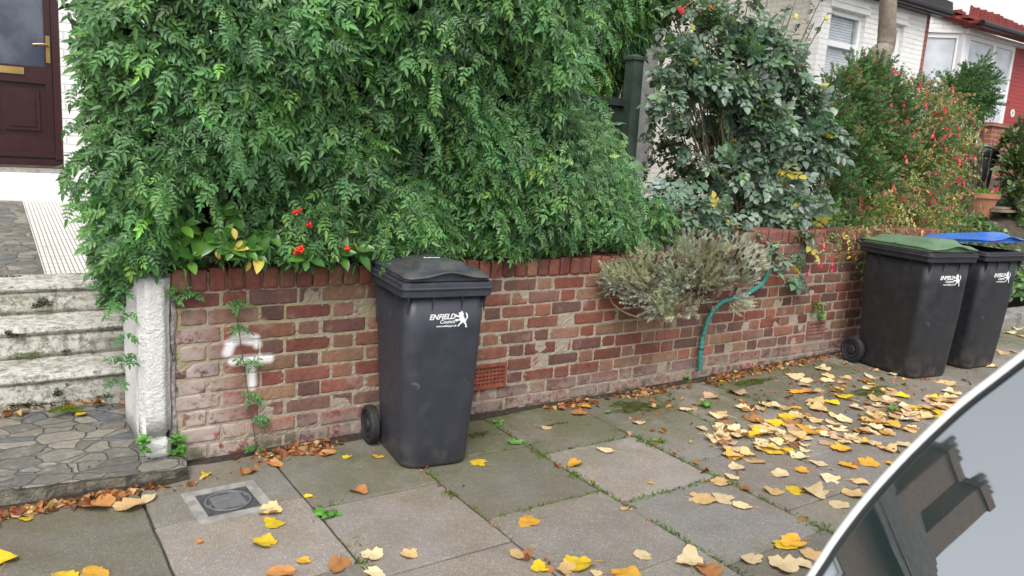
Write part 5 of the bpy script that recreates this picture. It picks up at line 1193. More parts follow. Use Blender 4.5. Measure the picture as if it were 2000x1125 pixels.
def bloom(name, pts, col, parent, L0, r=.03, seed=0):
    Ps, Ts, Ns, Cs = [], [], [], []
    for c_ in pts:
        for k in range(14):
            a_ = k*2.4; e = .2+.9*k/14; Ps.append(c_); Ts.append((math.cos(a_)*math.cos(e), -math.sin(e)*.6-.2, math.sin(a_)*math.cos(e)+.3)); Ns.append((0, -.4, .8)); Cs.append(col)
    o = leafmesh(name, ovals(1, .38, (.1, -.4)), Ps, Ts, Ns, r*rng.uniform(.7, 1.1, len(Ps)), tints(len(Ps), [col], jit=.08), MPETAL, parent); rel(o, L0); return o
bloom('rose_flower', [W(1327, 24, .6)], (.75, .10, .18), rose, RL, .045); bloom('rose_flower', [W(1350, 57, .6), W(1612, 38, .48), W(1550, 35, .6)], (.80, .70, .50), rose, RL, .04)

MORB = simple('orange_berry', (.75, .16, .02), .3)
# ---- pyracantha behind, dark with orange berries
PL = (6.6, 2.0, .8); py_ = thing('firethorn_bush', 'dark evergreen bush with clusters of orange berries behind the rose at top', 'shrub', PL)
bl = [B(*q) for q in ((1330, 60, 1.8, .22), (1380, 40, 1.8, .2), (1300, 20, 1.9, .2), (1360, 0, 1.9, .22), (1310, 120, 1.7, .2), (1350, 170, 1.6, .22), (1290, 250, 1.5, .2), (1340, 300, 1.4, .25), (1400, 300, 1.3, .25), (1290, 330, 1.2, .2), (1450, 330, 1.2, .25), (1380, 380, 1.0, .2), (1450, 390, .9, .18))]
TW = [sprig(.11, 8, .034, .3, 55, whorl=True), sprig(.09, 7, .03, .32, 50, whorl=True)]
P, N = blobpts(bl, 210, inside=.6, shell=.5); n = len(P)
a = leafmesh('foliage', TW, P, N+rng.normal(size=(n, 3))*.5, np.array([0, -.4, .8])+rng.normal(size=(n, 3))*.4, rng.uniform(.8, 1.3, n), tints(n, [(.035, .08, .025), (.05, .10, .03), (.06, .06, .03)]), MROSE, py_); rel(a, PL)
a = sticks('branch', [(6.5, 2.0, .8), (6.0, 1.5, .8)], [P[i] for i in rng.choice(n, 30)], MBARK, py_, .014, .004); rel(a, PL)
bm = bmesh.new()
for (px, py) in ((1345, 14), (1370, 12), (1385, 20), (1365, 28), (1378, 8), (1392, 14)):
    c_ = W(px, py, 1.55); bm = bmesh.new()
    for _ in range(16): bmesh.ops.create_icosphere(bm, subdivisions=1, radius=.009, matrix=Matrix.Translation(c_+rng.normal(size=3)*.022))
    a = frombm('berry_cluster', bm, MORB, py_, smooth=True); rel(a, PL)

# ---- lavender hanging over the wall
LL = (3.9, .05, .85); lav = thing('lavender_bush', 'grey-green woody lavender with faded flower heads sprawling down the wall face', 'lavender', LL)
LT = [sprig(.095, 13, .030, .075, 32, st=(.8, .8, .7), whorl=True, taper=.35, curve=-.1) for _ in range(3)]
spots = [(1205, 545, -.10, .07), (1250, 560, -.16, .09), (1290, 590, -.18, .08), (1320, 555, -.2, .10), (1260, 520, -.1, .09), (1340, 510, -.16, .10), (1390, 500, -.16, .10), (1430, 510, -.15, .09), (1400, 545, -.2, .08), (1450, 540, -.16, .07), (1280, 600, -.22, .06), (1350, 600, -.2, .05), (1310, 610, -.2, .045), (1440, 590, -.2, .05), (1465, 505, -.1, .06), (1380, 488, -.10, .05), (1430, 484, -.08, .045), (1225, 530, -.08, .06), (1310, 508, -.08, .05), (1375, 540, -.2, .08)]
bl = [B(*q) for q in spots]; rootL = np.array(W(1385, 560, -.03))
bl += [B(1200, 555, -.1, .05), B(1235, 585, -.14, .05), B(1300, 545, -.14, .07), B(1480, 520, -.08, .04), B(1350, 470, -.06, .03), B(1190, 535, -.08, .035)]
P, N = blobpts(bl, 1900, inside=.5, back=.7, shell=.8); n = len(P)
out = norm(P-rootL)*1.0
a = leafmesh('foliage', LT, P, out*.9+N*.35+np.array([0, -.1, .30])+rng.normal(size=(n, 3))*.28, rng.normal(size=(n, 3))*.5+np.array([0, -.5, .6]), rng.uniform(.45, .95, n), tints(n, [(.47, .49, .47), (.37, .39, .38), (.60, .61, .57), (.33, .28, .25)], [4, 3, 3, 1.8]), MFINE, lav); rel(a, LL)
a = sticks('woody_stem', [tuple(rootL), tuple(W(1390, 520, .0))], [p for p in P[rng.choice(n, 90)]], simple('grey_wood', (.12, .095, .08), .9), lav, .008, .002, sag=.0); rel(a, LL)
bm = bmesh.new(); sp_ = spline([W(1215, 540, -.07), W(1190, 560, -.06), W(1195, 590, -.07), W(1220, 610, -.12), W(1260, 625, -.16)], 5); tube(bm, sp_, .006, 6); a = frombm('bare_stem', bm, simple('tan_wood', (.32, .21, .12), .8), lav, smooth=True); rel(a, LL)
Ps = [W(rnd.gauss(px, 26), rnd.gauss(py, 13), y-.09) for (px, py, y, k) in ((1380, 465, -.1, 26), (1440, 500, -.18, 26), (1400, 560, -.2, 20), (1270, 505, -.1, 10), (1460, 530, -.16, 14), (1360, 590, -.18, 10), (1330, 520, -.2, 12)) for _ in range(k)]
HD = [assemble([(*leaflet(.010, .5, x, 0, R(a_), .1, .5), (1, 1, 1)) for x in np.linspace(0, .026, 6) for a_ in (-60, 60, 10)])]
v, f, c = HD[0]; HD = [(np.concatenate([v, v[:, [0, 2, 1]]]), f+[tuple(q+len(v) for q in ff) for ff in f], np.concatenate([c, c]))]
a = leafmesh('flower_heads', HD, Ps, rng.normal(size=(len(Ps), 3))*.4+np.array([-.1, -.3, .8]), rng.normal(size=(len(Ps), 3)), rng.uniform(.8, 1.2, len(Ps)), tints(len(Ps), [(.17, .12, .11), (.22, .15, .16), (.13, .095, .08)]), MFINE, lav); rel(a, LL)

# ---- box-like evergreen shrub
def shrub(name, label, L0, bl, dens, tp, cols, wts=None, sc=(.7, 1.2), mat=None, roots=None, nst=40, inside=.7, shell=.45, bias=(0, -.2, .4), r0=.014, cat='shrub', sag=.05):
    t = thing(name, label, cat, L0); P, N = blobpts(bl, dens, inside=inside, shell=shell, back=.6); n = len(P)
    a = leafmesh('foliage', tp, P, N*.8+np.array(bias)+rng.normal(size=(n, 3))*.4, np.array([0, -.4, .8])+rng.normal(size=(n, 3))*.5, rng.uniform(*sc, n), tints(n, cols, wts), mat or MFINE, t); rel(a, L0)
    a = sticks('branch', roots or [L0], [P[i] for i in rng.choice(n, nst)], MBARK, t, r0, .003, sag); rel(a, L0); return t, P, N
ET = [sprig(.10, 11, .017, .28, 52, whorl=True, taper=.2) for _ in range(3)]
bl = [B(*q) for q in ((1640, 190, .9, .2), (1690, 160, .9, .15), (1730, 180, 1.0, .14), (1620, 250, .8, .2), (1680, 240, .8, .22), (1740, 230, .9, .18), (1650, 320, .7, .24), (1720, 300, .8, .24), (1780, 290, .9, .2), (1620, 370, .6, .18), (1690, 370, .6, .22), (1660, 410, .5, .18), (1760, 350, .7, .2), (1670, 140, .95, .1), (1710, 135, 1.0, .09), (1640, 440, .4, .14), (1610, 430, .4, .1))]
ev, P, N = shrub('evergreen_shrub', 'bushy small-leaved evergreen in front of the bare tree trunk', (6.9, .8, .8), bl, 800, ET, [(.10, .20, .08), (.075, .155, .065), (.16, .25, .11), (.26, .18, .12)], [4, 4, 2, 1.8], sc=(.9, 1.7), shell=.7, inside=.5)
# ---- taller shoots at right
bl = [B(*q) for q in ((1890, 165, 1.3, .13), (1910, 200, 1.3, .14), (1870, 190, 1.3, .14), (1850, 175, 1.4, .10), (1925, 165, 1.3, .09), (1885, 230, 1.2, .12), (1915, 130, 1.3, .06), (1790, 185, 1.4, .10))]
shrub('hebe_shrub', 'dark green spiky-topped shrub standing in front of the bay window', (10.2, 1.3, .9), bl, 1000, ET, [(.07, .15, .06), (.10, .18, .08)], sc=(1.1, 1.7), nst=20)
# ---- fuchsia with hanging pink-red flowers
FT = [sprig(.14, 7, .026, .30, 60, st=(1.2, .5, .3), curve=.8, taper=.3) for _ in range(3)]
bl = [B(*q) for q in ((1800, 230, .9, .2), (1850, 240, .9, .17), (1820, 290, .8, .2), (1760, 300, .75, .17), (1860, 300, .8, .15), (1790, 350, .6, .2), (1840, 360, .6, .18), (1740, 380, .5, .18), (1800, 400, .4, .17), (1700, 410, .35, .15), (1850, 410, .5, .13), (1730, 440, .2, .12), (1680, 450, .15, .09), (1790, 430, .25, .12), (1660, 480, .05, .05), (1690, 490, .03, .05), (1880, 250, .9, .1), (1840, 200, 1.0, .12), (1790, 175, 1.0, .1), (1760, 230, .9, .1), (1650, 450, .2, .09), (1630, 470, .1, .05), (1600, 445, .12, .07), (1680, 465, .0, .07), (1715, 462, .05, .07), (1640, 455, .0, .06), (1670, 500, -.02, .04))]
fu, P, N = shrub('fuchsia_bush', 'sprawling fuchsia with hanging pink-red flowers above the green-lidded bin', (7.4, .6, .8), bl, 360, FT, [(.16, .25, .10), (.11, .19, .07), (.30, .34, .17), (.34, .22, .13), (.60, .50, .16)], [4, 4, 3, 2.2, .5], sc=(.9, 1.5), inside=.5, shell=.7, bias=(0, -.3, .0), nst=60, r0=.010)
# flowers
v, f = [], []
ps = []
for a_ in range(4):
    vv, ff = leaflet(.030, .22, .012, 0, 0, -.25, .3); an = a_*math.pi/2; vv = [(x, y*math.cos(an)-(z+.003)*math.sin(an), y*math.sin(an)+(z+.003)*math.cos(an)) for x, y, z in vv]; ps.append((vv, ff, (1, 1, 1)))
for a_ in range(3):
    vv, ff = leaflet(.018, .32, .010, 0, 0, 0, .3); an = a_*math.pi/3; vv = [(x, y*math.cos(an)-z*math.sin(an), y*math.sin(an)+z*math.cos(an)) for x, y, z in vv]; ps.append((vv, ff, (.8, .5, 2.0)))
ps.append((*stemquad([(-.02, 0, 0), (0, 0, 0), (.045, 0, 0)], .0012), (1, 1, 1)))
FL = [assemble(ps)]
fpx = [(1755, 20+115), (1745, 130), (1800, 160), (1806, 200), (1860, 170), (1845, 205), (1848, 210), (1893, 222), (1835, 225), (1850, 245), (1855, 260), (1858, 255), (1872, 245), (1875, 258), (1765, 200), (1740, 198), (1822, 265), (1825, 258), (1775, 230), (1770, 300), (1772, 306), (1868, 300), (1870, 306), (1890, 304), (1897, 302), (1903, 303), (1745, 358), (1748, 365), (1735, 368), (1728, 370), (1815, 375), (1820, 378), (1826, 372), (1832, 377), (1812, 380), (1870, 345), (1876, 350), (1880, 342), (1757, 380), (1763, 382), (1803, 385), (1852, 400), (1848, 402), (1873, 380), (1680, 392), (1685, 395), (1698, 398), (1688, 420), (1692, 423), (1702, 422), (1757, 415), (1790, 420), (1773, 445), (1778, 450), (1783, 446), (1749, 440), (1700, 480), (1640, 330), (1695, 470), (1610, 470), (1578, 530), (1606, 510), (1624, 520), (1625, 508), (1940, 365), (1948, 362), (1945, 370), (1930, 250), (1920, 250), (1700, 495), (1640, 440), (1830, 330), (1790, 260), (1805, 340), (1862, 330), (1845, 285), (1780, 405), (1715, 440)]
Ps = [W(px+rnd.uniform(-3, 3), py, (.02 if py > 460 else .45 if py > 340 else .6)-.13) for px, py in fpx]+[p+np.array([0, -.06, 0]) for p in P[rng.choice(len(P), 130)]]
a = leafmesh('flowers', FL, Ps, rng.normal(size=(len(Ps), 3))*.22+np.array([0, 0, -1]), rng.normal(size=(len(Ps), 3)), rng.uniform(1.1, 1.7, len(Ps)), tints(len(Ps), [(.80, .05, .12), (.70, .04, .13), (.80, .16, .20)], jit=.1), MPETAL, fu); rel(a, (7.4, .6, .8))
# ---- dark leafed bush at the right edge
bl = [B(*q) for q in ((1990, 330, 1.4, .22), (1975, 290, 1.6, .18), (2010, 380, 1.3, .2), (1985, 385, 1.3, .14), (2010, 270, 1.6, .2))]
shrub('laurel_bush', 'dark shiny leafed bush at the right edge above the stone', (12.0, 1.5, .9), bl, 700, RT, [(.06, .10, .045), (.08, .14, .05), (.15, .17, .07)], sc=(.8, 1.3), nst=16, mat=MROSE)
# ---- ivy and low cover on the bank (nobody could count it)
n = 5200; x = rng.uniform(6.95, 13.5, n); y = rng.uniform(.0, 1.9, n); hi = np.minimum(np.maximum((x-6.5)/4, 0), 1)*.2+np.minimum(np.maximum((x-10.5)/4, 0), 1)*.6*np.minimum(1, y/2.5)
s = np.clip((y-.2)/1.2, 0, 1); s = s*s*(3-2*s); z = (.25+.045+(x-6)*.012)*(1-s)+(.80+hi)*s+rng.uniform(.0, .09, n)
kk = ~((abs(x-pp[0]) < .3) & (y < 1.5)); iv = leafmesh('ivy_cover', ovals(1, .36, (.2, .4)), np.stack([x, y, z], 1)[kk], (rng.normal(size=(n, 3))+np.array([0, -.6, -.2]))[kk], (rng.normal(size=(n, 3))*.4+np.array([0, -.5, .8]))[kk], rng.uniform(.045, .085, n)[kk], tints(n, [(.06, .15, .04), (.09, .20, .05), (.05, .11, .04)])[kk], MROSE)
tag(iv, 'green ivy ground cover on the bank behind the right-hand bins', 'ivy', kind='stuff')

# ---- bare tree trunk
tb = W(1712, 200, 1.6); tr = thing('street_tree', 'pale bare tree trunk rising in front of the white bay window', 'tree', (tb[0], 1.6, .85))
pts = [(tb[0]-.10, 1.6, .8), W(1690, 230, 1.6), W(1703, 150, 1.6), W(1718, 108, 1.6), W(1730, 88, 1.6), W(1733, 40, 1.6), W(1737, -30, 1.6), W(1745, -160, 1.6), W(1760, -300, 1.7)]
sp_ = spline(pts, 6); rad = [.115-.0008*i*1.0+(.02 if 16 < i < 20 else 0) for i in range(len(sp_))]
bm = bmesh.new(); tube(bm, sp_, rad, 18); 
for v in bm.verts: v.co += Vector((rnd.uniform(-1, 1), rnd.uniform(-1, 1), 0))*.004
a = frombm('trunk', bm, MTRUNK, tr, smooth=True); rel(a, (tb[0], 1.6, .85)); trk = a
bm = bmesh.new(); top_ = Vector(sp_[-1])
for k in range(7):
    e = top_+Vector((rnd.uniform(-1.2, 1.2), rnd.uniform(-1, 1), rnd.uniform(.8, 2.2))); tube(bm, spline([top_, top_.lerp(e, .5)+Vector((0, 0, .2)), e], 4), [.06-.005*i for i in range(9)], 8)
a = frombm('limb', bm, MTRUNK, tr, smooth=True); rel(a, (tb[0], 1.6, .85))
P = np.array([np.array(top_)+np.array([rnd.gauss(0, .9), rnd.gauss(0, .8), rnd.uniform(.8, 2.6)]) for _ in range(900)])
a = leafmesh('crown', ovals(1, .42, (.2, .4)), P, rng.normal(size=(900, 3)), rng.normal(size=(900, 3)), rng.uniform(.07, .12, 900), tints(900, [(.45, .35, .05), (.25, .26, .05)]), MROSE, tr); rel(a, (tb[0], 1.6, .85))

# ================================================================== FALLEN LEAVES, each one its own object
def leafshape(kind, seed):
    r_ = random.Random(seed); bm = bmesh.new(); lay = bm.verts.layers.float_color.new('col'); n_ = 44; rings = 4; tear = r_.uniform(-2.4, 2.4)
    def outline(a):             # a = 0 at the tip
        c = math.cos(a)
        if kind == 0: r = .5*(1+.10*math.cos(a*3)+.05*math.cos(a*9+seed)+.04*math.sin(a*5))*(1.06 if abs(a) < .3 else 1)
        elif kind == 1: r = .47*(1+.20*abs(math.cos(a*2.5))**1.5+.07*math.cos(a*12+seed))
        else: r = .46*(1+.12*c+.05*math.cos(a*7+seed))*(1-.18*abs(math.sin(a))**3)
        r *= 1+.045*math.sin(a*17+seed*3)*math.sin(a*5+seed)-(.22*math.exp(-((a-tear)/.12)**2))
        d = abs(abs(a)-math.pi); r *= 1-.35*math.exp(-(d/.25)**2)     # notch at the stalk
        return r
    cu = r_.uniform(.10, .55); ax = r_.uniform(0, 3.14); ax2 = r_.uniform(0, 3.14); tw = r_.uniform(-.3, .3)
    def P3(x, y):
        u = x*math.cos(ax)+y*math.sin(ax); v = x*math.cos(ax2)+y*math.sin(ax2)
        z = cu*u*u*1.5+r_.uniform(.0, .012)+tw*u*v+.03*math.sin(9*x+seed)*math.cos(8*y); return (x, y, z+.02)
    cen = bm.verts.new(P3(0, 0)); cen[lay] = (.8, .8, .8, 1); V = []
    for k in range(1, rings+1):
        row = []
        for i in range(n_):
            a = 2*math.pi*i/n_-math.pi; r = outline(a)*k/rings; q = bm.verts.new(P3(r*math.cos(a), r*math.sin(a)))
            vein = 1.12 if min(abs(((a+math.pi)/(math.pi/3.5)) % 1-.5)*2, 1) > .86 else 1.; q[lay] = (vein, vein, vein, 1); row.append(q)
        V.append(row)
    for i in range(n_): bm.faces.new((cen, V[0][i], V[0][(i+1) % n_]))
    for k in range(rings-1):
        for i in range(n_): bm.faces.new((V[k][i], V[k+1][i], V[k+1][(i+1) % n_], V[k][(i+1) % n_]))
    zb = min(v.co.z for v in bm.verts)
    for v in bm.verts: v.co.z -= zb-.012
    st = [V[0][0].co.copy(), Vector((-.42, .0, .05)), Vector((-.62, r_.uniform(-.12, .12), r_.uniform(.02, .10))), Vector((-.85, r_.uniform(-.2, .2), .012))]
    rv = len(bm.verts); tube(bm, spline(st, 2), .012, 4)
    for v in list(bm.verts)[rv:]: v[lay] = (.9, .8, .6, 1)
    bmesh.ops.recalc_face_normals(bm, faces=bm.faces); return bm
LC = {'tan': (.74, .50, .23), 'cream': (.82, .65, .38), 'yellow': (.85, .60, .03), 'gold': (.78, .42, .05), 'orange': (.52, .24, .08), 'brown': (.32, .14, .07), 'buff': (.62, .42, .27)}
LM = {}
for ck, cc in LC.items():
    LM[ck] = []
    for s_ in range(8):
        bm = leafshape(s_ % 3, s_*7+len(LM)); me = bpy.data.meshes.new('fallen_leaf'); lay = bm.verts.layers.float_color['col']
        for v in bm.verts: q = v[lay]; v[lay] = (cc[0]*q[0], cc[1]*q[1], cc[2]*q[2], 1)
        bm.to_mesh(me); bm.free(); me.materials.append(MDEAD); me.shade_smooth(); LM[ck].append(me)
def zat(x, y): return (.055+.03*min(1, max(0, (.69-x)/.7)) if x < .69 and y > -.16 else gz(x))
placed = []
def leaf(px, py, ck, s, label, group=None, rz=None, z=None):
    p = G(px, py, .01) if z is None else G(px, py, z); zz = zat(p[0], p[1]) if z is None else z
    o = bpy.data.objects.new('fallen_leaf', rnd.choice(LM[ck])); COL.objects.link(o)
    k = sum(1 for q in placed if (q[0]-p[0])**2+(q[1]-p[1])**2 < .0030)
    placed.append(p); o.location = (p[0], p[1], zz+.002+.006*k); o.rotation_euler = (rnd.uniform(-.12, .12), rnd.uniform(-.12, .12), rnd.uniform(0, 6.28) if rz is None else rz); o.scale = (s*rnd.uniform(.85, 1.08), s*rnd.uniform(.72, 1.08), s*rnd.uniform(.4, 1.3))
    tag(o, label, 'leaf', group)
one = [(935, 901, 'yellow', .088, 'flat round yellow leaf just right of the foot of the front grey bin'), (1185, 877, 'cream', .10, 'pale tan leaf alone on the light grey flagstone beyond the front bin'), (1124, 904, 'gold', .11, 'golden brown leaf in the joint at the left corner of the light grey flagstone'),
 (1033, 1016, 'gold', .095, 'deep golden leaf with a stalk on the flagstone in front of the single bin'), (799, 1079, 'tan', .082, 'single tan crinkled leaf on the smooth pinkish flagstone nearest the camera'), (701, 957, 'orange', .078, 'rusty brown curled leaf on the flagstone in front of the single bin wheel'),
 (535, 1020, 'yellow', .09, 'bright lemon yellow lobed leaf on the flagstone right of the access cover'), (515, 1058, 'yellow', .085, 'bright yellow folded leaf below the lemon yellow lobed one'), (528, 998, 'tan', .105, 'broad tan leaf with upright stalk beside the access cover'), (603, 966, 'yellow', .05, 'small yellow leaf curled on the flagstone joint left of the smooth slab'),
 (595, 1092, 'gold', .065, 'small orange-gold folded leaf at the bottom between yellow and rust leaves'), (662, 1101, 'orange', .098, 'large rust coloured leaf at the bottom left of the smooth slab'), (727, 1082, 'cream', .075, 'pale cream pointed leaf on the joint by the smooth slab'), (730, 1116, 'cream', .09, 'pale cream leaf cut by the bottom edge below the smooth slab'),
 (553, 1115, 'orange', .11, 'crumpled rust brown leaf at the bottom edge left of centre'), (182, 1120, 'gold', .11, 'orange-yellow leaf at the bottom edge near the left corner'), (8, 1091, 'yellow', .08, 'yellow leaf cut by the left edge of the picture near the bottom'), (130, 1122, 'yellow', .09, 'flat yellow leaf on the bottom edge left of the orange one'),
 (678, 890, 'yellow', .045, 'small bright yellow leaf on the pavement left of the single bin wheel'), (738, 889, 'gold', .06, 'golden leaf tucked under the wheel of the single bin'), (1054, 1105, 'yellow', .08, 'wavy yellow leaf at the bottom left of the largest yellow one'), (1130, 1102, 'yellow', .115, 'largest bright yellow leaf, at the bottom centre of the picture'),
 (1108, 1112, 'tan', .085, 'tan leaf lying half under the largest bright yellow leaf'), (1258, 1082, 'cream', .09, 'cream leaf with ragged edge alone on the bottom flagstone'), (1015, 1082, 'tan', .08, 'curled tan leaf left of the two bottom yellow leaves'), (1165, 1116, 'cream', .06, 'small pale oval leaf right of the largest yellow leaf'), (1218, 1120, 'gold', .12, 'orange-yellow leaf on the bottom edge right of the largest yellow leaf'),
 (1218, 991, 'tan', .045, 'small upright tan leaf at the corner where four flagstones meet'), (1271, 941, 'gold', .03, 'tiny orange leaf scrap on the light grey flagstone'), (1350, 1098, 'cream', .12, 'big pale leaf lying on rusty leaves in the joint at the bottom'), (1385, 1112, 'orange', .09, 'rust leaf under the big pale leaf at the bottom joint'), (1468, 1090, 'cream', .10, 'pale pinkish leaf with upright stalk on the bottom right slab'),
 (1372, 972, 'tan', .115, 'tan domed leaf left of a similar pale pair on the mid right slab'), (1412, 972, 'cream', .10, 'pale leaf at the left of a touching pair on the mid right slab'), (1452, 985, 'cream', .10, 'pale leaf at the right of a touching pair on the mid right slab'), (1405, 940, 'tan', .10, 'tan puckered leaf above the touching pale pair'),
 (1530, 1062, 'yellow', .115, 'bright yellow leaf by an orange one on the lower right slab'), (1550, 1058, 'gold', .11, 'orange-gold leaf overlapping the bright yellow one on the lower right slab'), (1530, 1103, 'cream', .11, 'large cream leaf below the bright yellow one near the car'), (1572, 1100, 'cream', .08, 'cream leaf nearest the white edge of the car'), (1586, 1080, 'tan', .09, 'tan leaf close beside the white edge of the car'),
 (1142, 792, 'gold', .085, 'orange-yellow leaf at the corner of the mossy slab near the wall'), (1130, 806, 'orange', .09, 'orange-brown leaf touching the orange-yellow one near the wall'), (1066, 833, 'tan', .06, 'small tan leaf alone on the mossy slab beside the terracotta vent'), (1247, 824, 'cream', .08, 'cream leaf on the front edge of the green mossy slab'), (1266, 765, 'buff', .095, 'buff leaf leaning against the wall foot left of the weed'), (1273, 792, 'tan', .06, 'small tan leaf on the green mossy slab'),
 (1388, 774, 'buff', .10, 'long buff leaf on the dark flagstone below the hose'), (1405, 745, 'yellow', .07, 'yellow leaf with long stalk right of the hose foot'), (250, 985, 'tan', .17, 'largest tan leaf, curled, lying against the entrance slab front edge'), (190, 985, 'orange', .13, 'big rust leaf piled against the entrance slab front edge'), (285, 973, 'cream', .08, 'pale yellow curled leaf beside the largest tan one'), (40, 1000, 'tan', .09, 'flat brown-tan leaf under the lip of the entrance slab at left'),
 (52, 1010, 'yellow', .055, 'small pale yellow leaf under the lip of the entrance slab at left'), (485, 918, 'orange', .09, 'rust leaf on the pavement behind the access cover'), (535, 903, 'orange', .10, 'orange-brown lobed leaf near the wall foot below the painted mark'), (638, 885, 'orange', .075, 'brown leaf heap at the wall foot left of the bin'), (160, 832, 'yellow', .055, 'small yellow leaf lying on the crazy paving slab'), (243, 805, 'orange', .07, 'orange-brown leaf on the slab against the white pillar side'), (402, 925, 'yellow', .045, 'small pale yellow crescent leaf by the pillar base'), (390, 1055, 'orange', .03, 'tiny rust leaf alone on the slab in front of the access cover')]
for px, py, ck, s, lab in one:
    leaf(px, py, ck, s*1.0, lab)
# the drift over the right-hand flagstones
gD = 'leaves of the drift on the right-hand flagstones'; adj = {'tan': 'tan', 'cream': 'pale cream', 'yellow': 'bright yellow', 'gold': 'golden orange', 'orange': 'orange-brown', 'brown': 'dark brown', 'buff': 'buff'}
pos = []
mid = [(1345, 800), (1370, 840), (1400, 855), (1440, 850), (1440, 765), (1455, 800), (1490, 795), (1510, 825), (1530, 800), (1560, 810), (1590, 790), (1480, 835), (1505, 845), (1480, 850), (1520, 860), (1560, 855), (1590, 840), (1610, 865), (1640, 840), (1660, 860), (1690, 845), (1700, 870), (1735, 850), (1730, 880), (1760, 870), (1700, 900), (1640, 880), (1560, 890), (1600, 905), (1570, 915), (1620, 930), (1525, 925), (1555, 955), (1505, 955), (1440, 915), (1490, 880), (1660, 905), (1740, 905), (1780, 890), (1680, 940), (1675, 965), (1590, 960), (1640, 985), (1440, 895), (1430, 930), (1480, 900), (1540, 880), (1700, 820), (1740, 830), (1770, 845), (1640, 815), (1670, 800), (1600, 770), (1560, 770), (1620, 750), (1650, 780), (1705, 790), (1740, 795), (1780, 800), (1800, 820), (1830, 810), (1850, 795), (1860, 780), (1770, 815), (1820, 795), (1700, 805), (1580, 750), (1550, 740), (1600, 730), (1650, 745), (1690, 760), (1900, 728), (1925, 722), (1935, 727), (1880, 722), (1950, 700), (1965, 665), (1985, 655), (1970, 640), (1995, 640), (1990, 670), (1960, 650), (1980, 700), (1850, 758), (1750, 770)]
for q in mid: pos.append((q[0]+rnd.uniform(-6, 6), q[1]+rnd.uniform(-4, 4), rnd.choice(['tan', 'cream', 'cream', 'buff', 'tan', 'gold', 'yellow', 'cream', 'cream', 'tan']), rnd.uniform(.08, .115)))
for _ in range(142):
    t_ = rnd.random(); cx = 1400+470*t_; cy = 815-5*t_+rnd.gauss(0, 1)*(26-10*t_)+ (30 if t_ < .7 else 0)
    if rnd.random() < .30: cx, cy = rnd.uniform(1560, 1790), rnd.uniform(740, 830)
    pos.append((cx, cy, rnd.choice(['tan', 'cream', 'buff', 'orange', 'gold', 'brown', 'yellow', 'cream', 'cream', 'tan', 'cream']), rnd.uniform(.055, .105)))
for px, py, ck, s in pos: leaf(px, py, ck, s*1.07, adj[ck]+' fallen leaf, one of many alike in the drift near the white car', gD+', '+adj[ck])
print('leaves', len(placed))
# shredded leaf litter along the wall foot (beyond counting)
def litter():
    n_ = 1500; Ps = []
    for _ in range(n_):
        k = rnd.random()
        if k < .55: x_ = rnd.choice([rnd.gauss(1.15, .09), rnd.gauss(1.3, .05), rnd.gauss(2.9, .10), rnd.gauss(4.5, .35), rnd.gauss(3.55, .14), rnd.gauss(5.2, .5), rnd.gauss(4.3, .12)]); y_ = -.03-abs(rnd.gauss(0, .05))
        elif k < .72: x_ = rnd.gauss(.2, .28); y_ = -.19-abs(rnd.gauss(0, .03))
        elif k < .78: x_ = rnd.uniform(-.6, .5); y_ = .80-abs(rnd.gauss(0, .02)); 
        else:
            x_ = rnd.choice([2.28, 2.90, 3.48, 4.08, 4.68, 1.66])+rnd.gauss(0, .02); y_ = rnd.uniform(-1.7, -.1)
            if rnd.random() < .7: x_ = rnd.uniform(2.9, 6); y_ = rnd.gauss(-.6, .3)
        z_ = zat(x_, y_)+rnd.uniform(.002, .016) if not (y_ > .7) else .09
        Ps.append((x_, y_, z_))
    tv, tf = leaflet(1., .38, droop=.5, fold=.5); n_ = len(Ps); T = rng.normal(size=(n_, 3))*np.array([1, 1, .3]); N = rng.normal(size=(n_, 3))*.5+np.array([0, 0, .8])
    o = leafmesh('leaf_litter', [(np.array(tv), tf, np.ones((6, 3)))], Ps, T, N, rng.uniform(.014, .05, n_), tints(n_, [(.28, .11, .05), (.38, .17, .07), (.20, .08, .045), (.5, .33, .18)]), MFINE)
    tag(o, 'shredded brown leaf litter gathered along the foot of the wall', 'leaf litter', kind='stuff')
    n_ = 110; Ps = [(rnd.uniform(4.2, 6.4), rnd.uniform(-.9, -.05), 0) for _ in range(n_)]; Ps = [(a_, b_, gz(a_)+.006) for a_, b_, _ in Ps]
    o = leafmesh('fallen_petals', [(np.array(tv), tf, np.ones((6, 3)))], Ps, rng.normal(size=(n_, 3))*np.array([1, 1, .1]), np.array([0, 0, 1])+rng.normal(size=(n_, 3))*.2, rng.uniform(.012, .026, n_), tints(n_, [(.65, .06, .12), (.6, .15, .2)]), MPETAL)
    tag(o, 'scattered red fuchsia petals on the pavement by the green-lidded bin', 'petals', kind='stuff')
litter()
